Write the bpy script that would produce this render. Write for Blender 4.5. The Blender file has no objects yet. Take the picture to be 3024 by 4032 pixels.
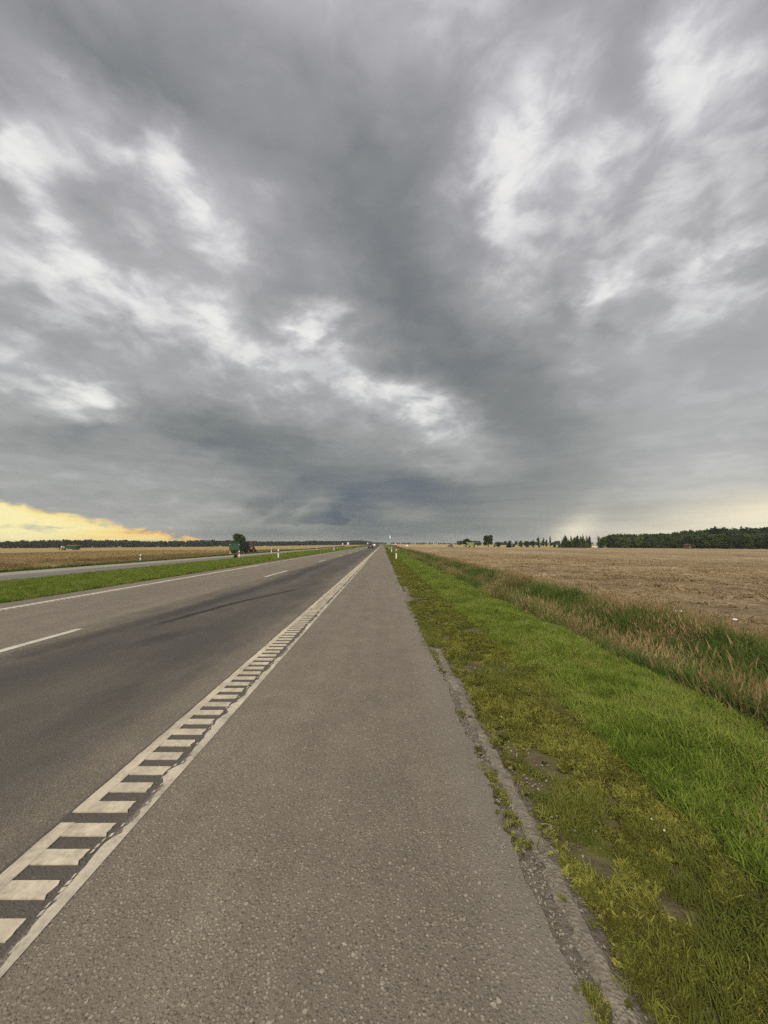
import bpy, bmesh, math, random
import numpy as np
from mathutils import Vector, Matrix, Euler

sc = bpy.context.scene
COL = sc.collection

# ------------------------------------------------------------------ camera
cam_data = bpy.data.cameras.new('camera')
cam_data.sensor_fit = 'HORIZONTAL'
cam_data.sensor_width = 36.0
cam_data.lens = 18.0
cam_data.clip_start = 0.05
cam_data.clip_end = 20000.0
cam = bpy.data.objects.new('camera', cam_data)
COL.objects.link(cam)
cam.location = (0.0, 0.0, 1.5)
cam.rotation_euler = (math.radians(90 + 4.745), 0.0, math.radians(-0.19))
sc.camera = cam

# ------------------------------------------------------------------ colour management
sc.view_settings.view_transform = 'Standard'
sc.view_settings.look = 'None'
sc.view_settings.gamma = 1.0
sc.view_settings.exposure = 1.35
sc.view_settings.use_curve_mapping = False

# ------------------------------------------------------------------ sun (behind the camera, through thin cloud)
SUN_EL, SUN_AZ = 44.0, 205.0          # azimuth clockwise from the driving direction (+Y)
sun_data = bpy.data.lights.new('sun', 'SUN')
sun_data.energy = 1.5
sun_data.angle = math.radians(16)
sun_data.color = (1.0, 0.88, 0.70)
sun = bpy.data.objects.new('sun', sun_data)
COL.objects.link(sun)
_sd = Vector((math.sin(math.radians(SUN_AZ)) * math.cos(math.radians(SUN_EL)),
              math.cos(math.radians(SUN_AZ)) * math.cos(math.radians(SUN_EL)),
              math.sin(math.radians(SUN_EL))))
sun.rotation_euler = _sd.to_track_quat('Z', 'Y').to_euler()

# ------------------------------------------------------------------ world: storm sky
# brightness of the cloud deck (per mille), one row per elevation (degrees), azimuth -52 .. +52 in 32 steps
CLOUD_ROWS = [
    (0, '640 640 640 639 638 636 630 620 603 581 573 567 573 579 579 574 571 578 593 607 616 623 626 632 638 639 640 640 640 640 640 640'),
    (1.3, '640 640 640 639 638 634 626 610 583 528 517 504 509 514 498 483 479 493 521 548 569 586 598 616 633 638 640 640 640 640 640 640'),
    (2.8, '640 640 640 640 640 639 638 637 632 585 554 591 567 549 489 483 502 509 511 515 526 549 567 597 628 638 642 643 642 641 640 640'),
    (4.5, '640 640 640 639 639 639 639 639 638 617 510 562 562 520 446 481 545 551 533 524 533 553 567 594 625 644 660 664 657 651 645 641'),
    (6.5, '640 641 641 641 640 638 635 629 617 596 541 483 514 542 459 472 483 465 459 479 511 535 550 573 609 658 703 713 715 701 663 643'),
    (8.8, '639 638 637 635 634 633 631 622 605 582 560 524 472 466 451 462 457 452 475 516 542 545 543 553 585 637 683 713 735 708 660 643'),
    (11.2, '635 623 599 572 563 578 594 592 574 548 522 505 499 506 523 541 562 593 632 653 638 603 571 560 579 620 662 690 692 670 650 642'),
    (13.8, '638 637 628 591 548 559 552 516 499 489 485 491 509 536 559 568 575 597 625 639 624 575 534 536 574 624 662 682 686 674 654 643'),
    (16.6, '640 647 683 768 832 709 574 532 513 509 519 538 562 584 597 603 623 675 732 701 593 521 511 537 581 628 664 687 695 680 654 642'),
    (19.6, '648 672 692 668 643 635 630 625 620 618 620 628 640 645 658 698 766 790 690 571 516 507 522 556 608 655 679 668 655 648 642 640'),
    (22.8, '643 643 639 634 636 642 645 642 637 640 675 715 698 698 741 766 723 625 546 506 500 517 548 596 640 681 687 667 649 641 640 640'),
    (26.2, '665 696 717 708 688 680 676 666 674 737 772 711 684 717 721 646 587 537 502 498 521 550 587 625 641 613 687 734 717 664 644 640'),
    (30, '661 706 765 794 793 787 767 753 797 762 666 659 792 832 656 587 542 509 506 528 580 628 619 598 763 777 691 660 767 660 641 640'),
    (34, '641 645 657 756 700 668 687 684 678 672 627 578 565 593 588 551 512 497 513 557 629 676 674 663 675 677 719 746 698 683 659 642'),
    (38.2, '644 709 821 725 637 631 667 788 783 722 649 609 591 585 559 527 506 505 535 589 652 738 695 682 720 712 672 709 722 687 656 642'),
    (42.6, '615 627 660 739 777 717 808 685 659 635 627 611 585 554 528 516 522 549 599 634 635 776 828 749 733 765 732 689 741 758 683 643'),
    (47.2, '612 565 525 515 512 515 523 540 555 564 563 554 540 532 534 540 540 547 574 620 685 784 850 798 742 695 632 675 805 793 720 650'),
    (52, '639 636 629 616 598 576 557 551 560 574 583 588 593 607 630 647 644 630 629 644 656 653 648 645 641 622 628 642 646 643 640 640'),
    (57, '640 640 640 640 640 640 641 644 649 658 669 680 692 704 714 717 711 699 687 680 675 666 652 642 640 640 640 640 640 640 640 640'),
]

class NT:
    """small helper for writing node trees"""
    def __init__(s, tree):
        s.t = tree
    def n(s, typ, **kw):
        nd = s.t.nodes.new(typ)
        for k, v in kw.items():
            setattr(nd, k, v)
        return nd
    def _in(s, sock, v):
        if isinstance(v, bpy.types.NodeSocket):
            s.t.links.new(v, sock)
        elif v is not None:
            sock.default_value = v
    def m(s, op, a, b=None, c=None, clamp=False):
        nd = s.n('ShaderNodeMath', operation=op, use_clamp=clamp)
        s._in(nd.inputs[0], a)
        if b is not None: s._in(nd.inputs[1], b)
        if c is not None: s._in(nd.inputs[2], c)
        return nd.outputs[0]
    def v(s, op, a, b=None, c=None):
        nd = s.n('ShaderNodeVectorMath', operation=op)
        s._in(nd.inputs[0], a)
        if b is not None:
            s._in(nd.inputs['Scale'] if op == 'SCALE' else nd.inputs[1], b)
        if c is not None: s._in(nd.inputs[2], c)
        return nd.outputs['Value'] if op in ('DOT_PRODUCT', 'LENGTH', 'DISTANCE') else nd.outputs['Vector']
    def noise(s, vec, scale, detail=4.0, rough=0.5, dist=0.0, dims='3D', lac=2.0):
        nd = s.n('ShaderNodeTexNoise', noise_dimensions=dims)
        s._in(nd.inputs['Vector'], vec)
        nd.inputs['Scale'].default_value = scale
        nd.inputs['Detail'].default_value = detail
        nd.inputs['Roughness'].default_value = rough
        nd.inputs['Lacunarity'].default_value = lac
        nd.inputs['Distortion'].default_value = dist
        return nd
    def vor(s, vec, scale, feature='F1', rnd=1.0):
        nd = s.n('ShaderNodeTexVoronoi', feature=feature)
        s._in(nd.inputs['Vector'], vec)
        nd.inputs['Scale'].default_value = scale
        nd.inputs['Randomness'].default_value = rnd
        return nd
    def sep(s, vec):
        nd = s.n('ShaderNodeSeparateXYZ'); s._in(nd.inputs[0], vec); return nd.outputs
    def comb(s, x, y, z):
        nd = s.n('ShaderNodeCombineXYZ')
        for i, q in enumerate((x, y, z)): s._in(nd.inputs[i], q)
        return nd.outputs[0]
    def mapr(s, val, a, b, c=0.0, d=1.0, mode='LINEAR', clamp=True):
        nd = s.n('ShaderNodeMapRange', interpolation_type=mode, clamp=clamp)
        s._in(nd.inputs['Value'], val)
        for k, q in zip(('From Min', 'From Max', 'To Min', 'To Max'), (a, b, c, d)): s._in(nd.inputs[k], q)
        return nd.outputs[0]
    def mix(s, fac, a, b, blend='MIX'):
        nd = s.n('ShaderNodeMix', data_type='RGBA', blend_type=blend)
        s._in(nd.inputs['Factor'], fac)
        s._in(nd.inputs['A'], col4(a)); s._in(nd.inputs['B'], col4(b))
        return nd.outputs['Result']
    def fmix(s, fac, a, b):
        nd = s.n('ShaderNodeMix', data_type='FLOAT')
        s._in(nd.inputs[0], fac); s._in(nd.inputs[2], a); s._in(nd.inputs[3], b)
        return nd.outputs[0]
    def ramp(s, fac, stops, interp='LINEAR'):
        nd = s.n('ShaderNodeValToRGB'); s._in(nd.inputs[0], fac)
        cr = nd.color_ramp; cr.interpolation = interp
        while len(cr.elements) < len(stops): cr.elements.new(0.5)
        for e, (p, c) in zip(cr.elements, stops):
            e.position = p; e.color = col4(c)
        return nd.outputs[0]

def col4(c):
    if isinstance(c, bpy.types.NodeSocket): return c
    if isinstance(c, (int, float)): return (c, c, c, 1.0)
    return tuple(c) if len(c) == 4 else tuple(c) + (1.0,)

def lin(r, g, b):
    """display 0-255 colour to linear"""
    f = lambda q: q / 12.92 if q <= 0.04045 else ((q + 0.055) / 1.055) ** 2.4
    return (f(r / 255), f(g / 255), f(b / 255))

def build_world():
    w = bpy.data.worlds.new('World'); sc.world = w; w.use_nodes = True
    w.node_tree.nodes.clear()
    t = NT(w.node_tree)
    d = t.v('NORMALIZE', t.n('ShaderNodeTexCoord').outputs['Generated'])
    dx, dy, dz = t.sep(d)
    dzc = t.m('MAXIMUM', dz, 0.0)
    az = t.m('MULTIPLY', t.m('ARCTAN2', dx, dy), 57.29578)
    el = t.m('MULTIPLY', t.m('ARCSINE', dz), 57.29578)
    # the cloud deck as a bumpy plane overhead
    inv = t.m('DIVIDE', 1.0, t.m('ADD', dzc, 0.30))
    deck = t.comb(t.m('MULTIPLY', dx, inv), t.m('MULTIPLY', dy, inv), t.m('MULTIPLY', dz, 1.2))
    n1 = t.v('SUBTRACT', t.noise(deck, 1.8, 3.0, 0.5).outputs['Color'], (0.5, 0.5, 0.5))
    n2 = t.v('SUBTRACT', t.noise(deck, 5.2, 6.0, 0.56, 0.22).outputs['Color'], (0.5, 0.5, 0.5))
    damp = t.mapr(dz, 0.0, 0.42, 0.12, 1.0)
    # turbulence that frays the cloud masses, in degrees
    tv = t.v('MULTIPLY_ADD', n1, (5.0, 4.0, 0.0), t.v('MULTIPLY', n2, (11.0, 8.0, 0.0)))
    tx, ty, tz = t.sep(tv)
    azw = t.m('MULTIPLY_ADD', tx, t.mapr(dz, 0.0, 0.42, 0.45, 1.3), az)
    elw = t.m('MULTIPLY_ADD', ty, damp, el)
    u = t.mapr(azw, -52.0, 52.0, 0.0, 1.0)
    acc = None
    pe = None
    for e, row in CLOUD_ROWS:
        vals = [int(q) / 1000 for q in row.split()]
        r = t.ramp(u, [(i / 31, v) for i, v in enumerate(vals)], 'CARDINAL')
        acc = r if acc is None else t.mix(t.mapr(elw, pe, e), acc, r)
        pe = e
    # away from the storm the deck evens out to broken grey
    far = t.m('MAXIMUM', t.mapr(el, 54.0, 66.0), t.mapr(t.m('ABSOLUTE', az), 50.0, 75.0))
    acc = t.fmix(far, acc, 0.74)
    # billows, strongest in the bright broken parts, weak in the smooth dark base
    n1x, n1y, n1z = t.sep(n1)
    fine = t.m('SUBTRACT', t.noise(t.v('ADD', deck, (3.1, 7.7, 0.0)), 8.0, 6.0, 0.57, 0.30).outputs['Fac'], 0.5)
    amp_f = t.mapr(acc, 0.52, 0.80, 0.02, 0.34)
    low = t.mapr(dz, 0.02, 0.30, 0.25, 1.0)
    calm = t.m('MULTIPLY', t.mapr(az, 6.0, 24.0, 0.0, 0.7, 'SMOOTHSTEP'), t.mapr(el, 30.0, 18.0, 0.0, 1.0, 'SMOOTHSTEP'))   # smooth rain veil to the right
    low = t.m('MULTIPLY', low, t.m('SUBTRACT', 1.0, calm))
    n2x, n2y, n2z = t.sep(n2)
    edge_n = t.m('MULTIPLY_ADD', n2z, 0.55, t.m('MULTIPLY', fine, 0.55))
    puff = t.mapr(t.m('ADD', acc, edge_n), 0.64, 0.82, 0.0, 1.0, 'SMOOTHSTEP')
    puff = t.m('MULTIPLY', puff, t.mapr(acc, 0.56, 0.76, 0.03, 0.11))
    puff2 = t.mapr(t.m('ADD', acc, t.m('MULTIPLY', edge_n, 0.8)), 0.46, 0.62, -0.025, 0.0, 'SMOOTHSTEP')
    fine = t.m('ADD', fine, 0.0)
    det = t.m('MULTIPLY_ADD', n1z, 0.10, t.m('MULTIPLY', fine, amp_f))
    D = t.m('MULTIPLY_ADD', t.m('ADD', det, t.m('ADD', puff, puff2)), low, acc)
    # layered streaks low over the horizon
    strat = t.comb(t.m('MULTIPLY', az, 0.05), t.m('MULTIPLY', dz, 30.0), 0.0)
    sn = t.m('SUBTRACT', t.noise(strat, 1.5, 5.0, 0.55).outputs['Fac'], 0.5)
    D = t.m('MULTIPLY_ADD', sn, t.mapr(dz, 0.05, 0.35, 0.16, 0.0), D)
    # ragged shelf cloud with a flat base under the storm, lit wedges on its left flank
    def lobe(az0, el0, ra, rb, tilt, k):
        c, q = math.cos(math.radians(tilt)), math.sin(math.radians(tilt))
        ax = t.m('SUBTRACT', azw, az0); ay = t.m('SUBTRACT', elw, el0)
        p1 = t.m('MULTIPLY_ADD', ax, c / ra, t.m('MULTIPLY', ay, q / ra)); p2 = t.m('MULTIPLY_ADD', ay, c / rb, t.m('MULTIPLY', ax, -q / rb))
        return t.m('MULTIPLY', t.m('POWER', 0.367879, t.m('MULTIPLY_ADD', p1, p1, t.m('MULTIPLY', p2, p2))), k)
    base_el = t.m('MULTIPLY_ADD', n2x, 0.35, 2.75)
    shelf = t.m('MULTIPLY', t.mapr(t.m('SUBTRACT', elw, base_el), -0.12, 0.30, 0, 1, 'SMOOTHSTEP'), t.mapr(elw, 3.2, 6.2, 1.0, 0.0))
    shelf = t.m('MULTIPLY', shelf, t.m('MULTIPLY', t.mapr(azw, -21.0, -14.0, 0, 1, 'SMOOTHSTEP'), t.mapr(azw, -6.5, -5.2, 1, 0, 'SMOOTHSTEP')))
    D = t.m('MULTIPLY_ADD', shelf, -0.10, D)
    D = t.m('ADD', D, t.m('ADD', lobe(-12.2, 4.9, 2.2, 0.55, 38, 0.07), lobe(-17.5, 4.0, 3.4, 0.5, 28, 0.07)))
    cloud = t.ramp(D, [(0.30, lin(84, 91, 103)), (0.42, lin(103, 109, 120)), (0.50, lin(127, 131, 134)),
                       (0.60, lin(153, 154, 157)), (0.70, lin(178, 178, 182)), (0.80, lin(203, 203, 206)),
                       (0.90, lin(229, 229, 228)), (1.0, lin(244, 243, 240))])
    tint = t.ramp(dz, [(0.0, (1.02, 1.02, 0.90)), (0.14, (1.0, 1.02, 0.96)), (0.45, (0.995, 1.0, 0.985)), (0.85, (1.005, 0.993, 1.01))])
    cloud = t.mix(1.0, cloud, tint, 'MULTIPLY')
    slate = t.m('MULTIPLY', t.mapr(D, 0.54, 0.42), t.mapr(el, 16.0, 8.0))      # slate-blue storm base
    cloud = t.mix(slate, cloud, t.v('MULTIPLY', cloud, (0.97, 0.99, 1.03)))
    # clear evening sky behind the cloud edge, low on the left
    edge = t.mapr(az, -48.0, -24.5, 5.2, 0.35, clamp=False)
    edge = t.m('MINIMUM', edge, 6.5)
    edge = t.m('MULTIPLY', edge, t.mapr(az, -120.0, -75.0, 0.0, 1.0))
    rag_v = t.comb(t.m('MULTIPLY', az, 0.35), t.m('MULTIPLY', el, 0.8), 0.0)
    rag = t.m('SUBTRACT', t.noise(rag_v, 1.0, 6.0, 0.62, 0.4).outputs['Fac'], 0.5)
    rag_a = t.mapr(az, -38.0, -31.0, 2.4, 4.6)
    gap = t.m('SUBTRACT', t.m('MULTIPLY_ADD', rag, rag_a, edge), el)
    gapm = t.m('MULTIPLY', t.mapr(gap, -0.30, 0.55, 0.0, 1.0, 'SMOOTHSTEP'), t.mapr(el, -1.2, -0.6))
    wisp = t.mapr(t.m('MULTIPLY_ADD', rag, 0.5, sn), 0.03, 0.20, 1.0, 0.40, 'SMOOTHSTEP')      # thin cloud bars across the gap
    gapm = t.m('MULTIPLY', gapm, wisp)
    sky = t.n('ShaderNodeTexSky', sky_type='NISHITA')
    sky.sun_disc = False
    sky.sun_elevation = math.radians(SUN_EL)
    sky.sun_rotation = math.radians(SUN_AZ)
    clear = t.v('SCALE', sky.outputs[0], 0.06)
    gl = t.m('ADD', t.mapr(az, -50.0, -25.0, 0.0, 1.0), t.m('MULTIPLY', sn, -1.5))
    gl = t.m('MULTIPLY_ADD', t.mapr(gap, 0.0, 0.9, 0.38, 0.0), 1.0, t.m('SUBTRACT', gl, 0.30))      # deeper orange by the cloud edge
    glow = t.ramp(gl, [(0.0, lin(255, 243, 180)), (0.35, lin(255, 231, 152)), (0.65, lin(252, 212, 126)), (0.9, lin(236, 188, 112)), (1.0, lin(200, 172, 124))])
    clear = t.mix(0.96, clear, glow)
    out = t.mix(gapm, cloud, clear)
    # rain-lit cream light low on the right
    def soft(az0, el0, ra, re, k):
        a = t.m('DIVIDE', t.m('SUBTRACT', az, az0), ra); b = t.m('DIVIDE', t.m('SUBTRACT', el, el0), re)
        q = t.m('MULTIPLY_ADD', a, a, t.m('MULTIPLY', b, b))
        return t.m('MULTIPLY', t.m('POWER', 0.367879, q), k)
    azs = t.m('MULTIPLY_ADD', el, -0.75, az)      # leaning rain shaft
    a = t.m('DIVIDE', t.m('SUBTRACT', azs, 25.2), 2.3); b = t.m('DIVIDE', t.m('SUBTRACT', el, 1.0), 3.0)
    shaft = t.m('MULTIPLY', t.m('POWER', 0.367879, t.m('MULTIPLY_ADD', a, a, t.m('MULTIPLY', b, b))), 0.62)
    g = t.m('ADD', t.m('ADD', soft(47.0, 3.4, 9.0, 2.0, 0.62), soft(38.0, 0.3, 10.0, 2.2, 0.62)), shaft)
    g = t.m('ADD', g, soft(46.0, 0.5, 14.0, 6.0, 0.34))
    g = t.m('MULTIPLY', g, t.m('MULTIPLY_ADD', sn, 0.9, 1.0))
    g = t.m('MULTIPLY', t.m('MINIMUM', g, 0.95), t.mapr(el, -1.2, -0.6))
    out = t.mix(g, out, lin(242, 232, 205))
    out = t.mix(t.mapr(el, -1.2, -0.6, 1.0, 0.0), out, (0.10, 0.085, 0.06))
    bg = t.n('ShaderNodeBackground'); t._in(bg.inputs[0], out); bg.inputs[1].default_value = 0.392
    o = t.n('ShaderNodeOutputWorld'); w.node_tree.links.new(bg.outputs[0], o.inputs[0])
    w.cycles.sampling_method = 'MANUAL'
    w.cycles.sample_map_resolution = 512
build_world()
sc.cycles.use_adaptive_sampling = True
sc.cycles.adaptive_threshold = 0.02
sc.cycles.adaptive_min_samples = 40
sc.cycles.max_bounces = 6
sc.cycles.diffuse_bounces = 3
sc.cycles.glossy_bounces = 2
sc.cycles.transmission_bounces = 3
sc.cycles.transparent_max_bounces = 6
sc.cycles.caustics_reflective = False
sc.cycles.caustics_refractive = False

# ------------------------------------------------------------------ helpers
rng = np.random.default_rng(7)

def set_props(o, label=None, cat=None, group=None, kind=None):
    if label: o['label'] = label
    if cat: o['category'] = cat
    if group: o['group'] = group
    if kind: o['kind'] = kind
    return o

def link(name, mesh, parent=None, mat=None, **kw):
    o = bpy.data.objects.new(name, mesh)
    COL.objects.link(o)
    if parent is not None: o.parent = parent
    if mat is not None and mesh is not None and not mesh.materials: mesh.materials.append(mat)
    return set_props(o, **kw)

def empty(name, loc=(0, 0, 0), rz=0.0, **kw):
    o = bpy.data.objects.new(name, None)
    o.empty_display_size = 0.2
    COL.objects.link(o)
    o.location = loc; o.rotation_euler = (0, 0, rz)
    return set_props(o, **kw)

def np_mesh(name, v, f_idx, f_len, smooth=False):
    """fast mesh from flat arrays"""
    me = bpy.data.meshes.new(name)
    v = np.asarray(v, dtype=np.float32); f_idx = np.asarray(f_idx, dtype=np.int32); f_len = np.asarray(f_len, dtype=np.int32)
    me.vertices.add(len(v)); me.vertices.foreach_set('co', v.ravel())
    me.loops.add(len(f_idx)); me.loops.foreach_set('vertex_index', f_idx)
    me.polygons.add(len(f_len))
    st = np.zeros(len(f_len), dtype=np.int32); st[1:] = np.cumsum(f_len)[:-1]
    me.polygons.foreach_set('loop_start', st)
    try: me.polygons.foreach_set('loop_total', f_len)
    except Exception: pass
    me.update(calc_edges=True)
    if smooth: me.polygons.foreach_set('use_smooth', np.ones(len(f_len), dtype=bool))
    me.validate()
    return me

def grid_mesh(name, xs, ys, zf, smooth=True):
    X, Y = np.meshgrid(np.asarray(xs, float), np.asarray(ys, float))
    Z = zf(X, Y)
    nx, ny = len(xs), len(ys)
    v = np.stack([X, Y, Z], -1).reshape(-1, 3)
    i = (np.arange(ny - 1)[:, None] * nx + np.arange(nx - 1)[None, :]).ravel()
    f = np.stack([i, i + 1, i + nx + 1, i + nx], -1).ravel()
    return np_mesh(name, v, f, np.full(len(i), 4), smooth)

class MB:
    """collects simple solids into one mesh"""
    def __init__(s): s.v = []; s.f = []
    def add(s, vs, fs):
        b = len(s.v); s.v += [tuple(q) for q in vs]; s.f += [tuple(b + i for i in q) for q in fs]; return s
    def box(s, c, size, bev=0.0, rz=0.0):
        x, y, z = (q / 2 for q in size)
        if bev <= 0:
            vs = [(-x, -y, -z), (x, -y, -z), (x, y, -z), (-x, y, -z), (-x, -y, z), (x, -y, z), (x, y, z), (-x, y, z)]
            fs = [(0, 3, 2, 1), (4, 5, 6, 7), (0, 1, 5, 4), (1, 2, 6, 5), (2, 3, 7, 6), (3, 0, 4, 7)]
        else:
            bm = bmesh.new(); bmesh.ops.create_cube(bm, size=1.0)
            for q in bm.verts: q.co = Vector((q.co.x * size[0], q.co.y * size[1], q.co.z * size[2]))
            bmesh.ops.bevel(bm, geom=list(bm.edges), offset=bev, segments=2, affect='EDGES', profile=0.6)
            bm.verts.index_update()
            vs = [tuple(q.co) for q in bm.verts]; fs = [tuple(q.index for q in p.verts) for p in bm.faces]; bm.free()
        cs, sn = math.cos(rz), math.sin(rz)
        return s.add([(c[0] + a * cs - b * sn, c[1] + a * sn + b * cs, c[2] + d) for a, b, d in vs], fs)
    def tube(s, p, q, r0, r1=None, n=8, caps=True):
        r1 = r0 if r1 is None else r1
        p, q = Vector(p), Vector(q); ax = (q - p).normalized()
        u = ax.orthogonal().normalized(); w = ax.cross(u)
        vs = []
        for c, r in ((p, r0), (q, r1)):
            for i in range(n):
                a = 2 * math.pi * i / n; vs.append(c + (u * math.cos(a) + w * math.sin(a)) * r)
        fs = [(i, (i + 1) % n, n + (i + 1) % n, n + i) for i in range(n)]
        if caps: fs += [tuple(range(n - 1, -1, -1)), tuple(range(n, 2 * n))]
        return s.add(vs, fs)
    def prism(s, pts, axis, a, b):
        """extrude a 2-D outline along an axis ('x','y','z') from a to b"""
        n = len(pts)
        def P(u, v, t): return {'x': (t, u, v), 'y': (u, t, v), 'z': (u, v, t)}[axis]
        vs = [P(u, v, a) for u, v in pts] + [P(u, v, b) for u, v in pts]
        fs = [(i, (i + 1) % n, n + (i + 1) % n, n + i) for i in range(n)] + [tuple(range(n - 1, -1, -1)), tuple(range(n, 2 * n))]
        return s.add(vs, fs)
    def loft(s, secs):
        """secs: list of closed rings (same count) -> skinned solid"""
        n = len(secs[0]); vs = [q for r in secs for q in r]
        fs = []
        for k in range(len(secs) - 1):
            for i in range(n):
                fs.append((k * n + i, k * n + (i + 1) % n, (k + 1) * n + (i + 1) % n, (k + 1) * n + i))
        fs += [tuple(range(n - 1, -1, -1)), tuple(range((len(secs) - 1) * n, len(secs) * n))]
        return s.add(vs, fs)
    def mesh(s, name, smooth=False):
        me = bpy.data.meshes.new(name); me.from_pydata(s.v, [], s.f); me.update()
        bm = bmesh.new(); bm.from_mesh(me); bmesh.ops.recalc_face_normals(bm, faces=bm.faces); bm.to_mesh(me); bm.free()
        if smooth: me.polygons.foreach_set('use_smooth', np.ones(len(me.polygons), dtype=bool))
        return me
    def build(s, name, mat, parent=None, smooth=False, **kw):
        return link(name, s.mesh(name, smooth), parent, mat, **kw)

def copy_tree(o, parent=None):
    c = o.copy(); COL.objects.link(c)
    if parent is not None: c.parent = parent
    for ch in list(o.children):
        copy_tree(ch, c)
    return c

def sstep(t):
    t = np.clip(t, 0.0, 1.0); return t * t * (3 - 2 * t)

# ------------------------------------------------------------------ terrain
_KX = np.array([-40.0, -29.0, -25.3, -22.5, -18.2, -14.0, -10.5, -9.55, 0.60, 0.80, 1.0, 1.8, 2.5, 3.1, 3.6, 4.3, 4.9, 5.6, 6.3, 7.5, 30.0])
_KZ = np.array([-0.85, -0.85, -0.40, -0.37, -0.35, -0.16, -0.02, -0.01, -0.015, -0.02, -0.02, -0.03, 0.0, -0.07, -0.32, -0.72, -0.76, -0.45, -0.24, -0.2, -0.2])
def tz(x, y=0.0):
    x = np.asarray(x, float)
    z = np.interp(x, _KX, _KZ)
    z = z - 1.15 * sstep((x - 7.5) / 190.0) - 2.9 * sstep((-x - 29.0) / 330.0)
    return z
def gz(x, y=0.0): return float(tz(x, y))

def ysteps(y0, y1, d0, k):
    out = [y0]; d = d0
    while out[-1] < y1:
        out.append(out[-1] + d); d = max(d0, d0 + (out[-1] - 5) * k)
    out[-1] = y1
    return np.array(out)

# ------------------------------------------------------------------ materials
MATS = {}
def new_mat(name, rough=0.9, spec=0.2):
    m = bpy.data.materials.new(name); m.use_nodes = True
    t = NT(m.node_tree)
    b = m.node_tree.nodes['Principled BSDF']
    b.inputs['Roughness'].default_value = rough
    b.inputs['Specular IOR Level'].default_value = spec
    MATS[name] = m
    return m, t, b

def plain(name, c, rough=0.6, spec=0.4, var=0.12, scale=6.0, metal=0.0, emit=None):
    """paint / plastic / metal with slight mottling"""
    m, t, b = new_mat(name, rough, spec)
    g = t.n('ShaderNodeTexCoord').outputs['Object']
    n = t.noise(g, scale, 4.0, 0.6).outputs['Fac']
    k = t.mapr(n, 0.3, 0.7, 1.0 - var, 1.0 + var)
    t._in(b.inputs['Base Color'], t.v('SCALE', col4(c)[:3], k))
    b.inputs['Metallic'].default_value = metal
    if emit:
        b.inputs['Emission Color'].default_value = col4(c); b.inputs['Emission Strength'].default_value = emit
    return m

def pos(t): return t.n('ShaderNodeNewGeometry').outputs['Position']

def bump(t, b, h, strength, dist):
    nd = t.n('ShaderNodeBump'); nd.inputs['Strength'].default_value = strength; nd.inputs['Distance'].default_value = dist
    t._in(nd.inputs['Height'], h); t.t.links.new(nd.outputs[0], b.inputs['Normal'])

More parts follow.
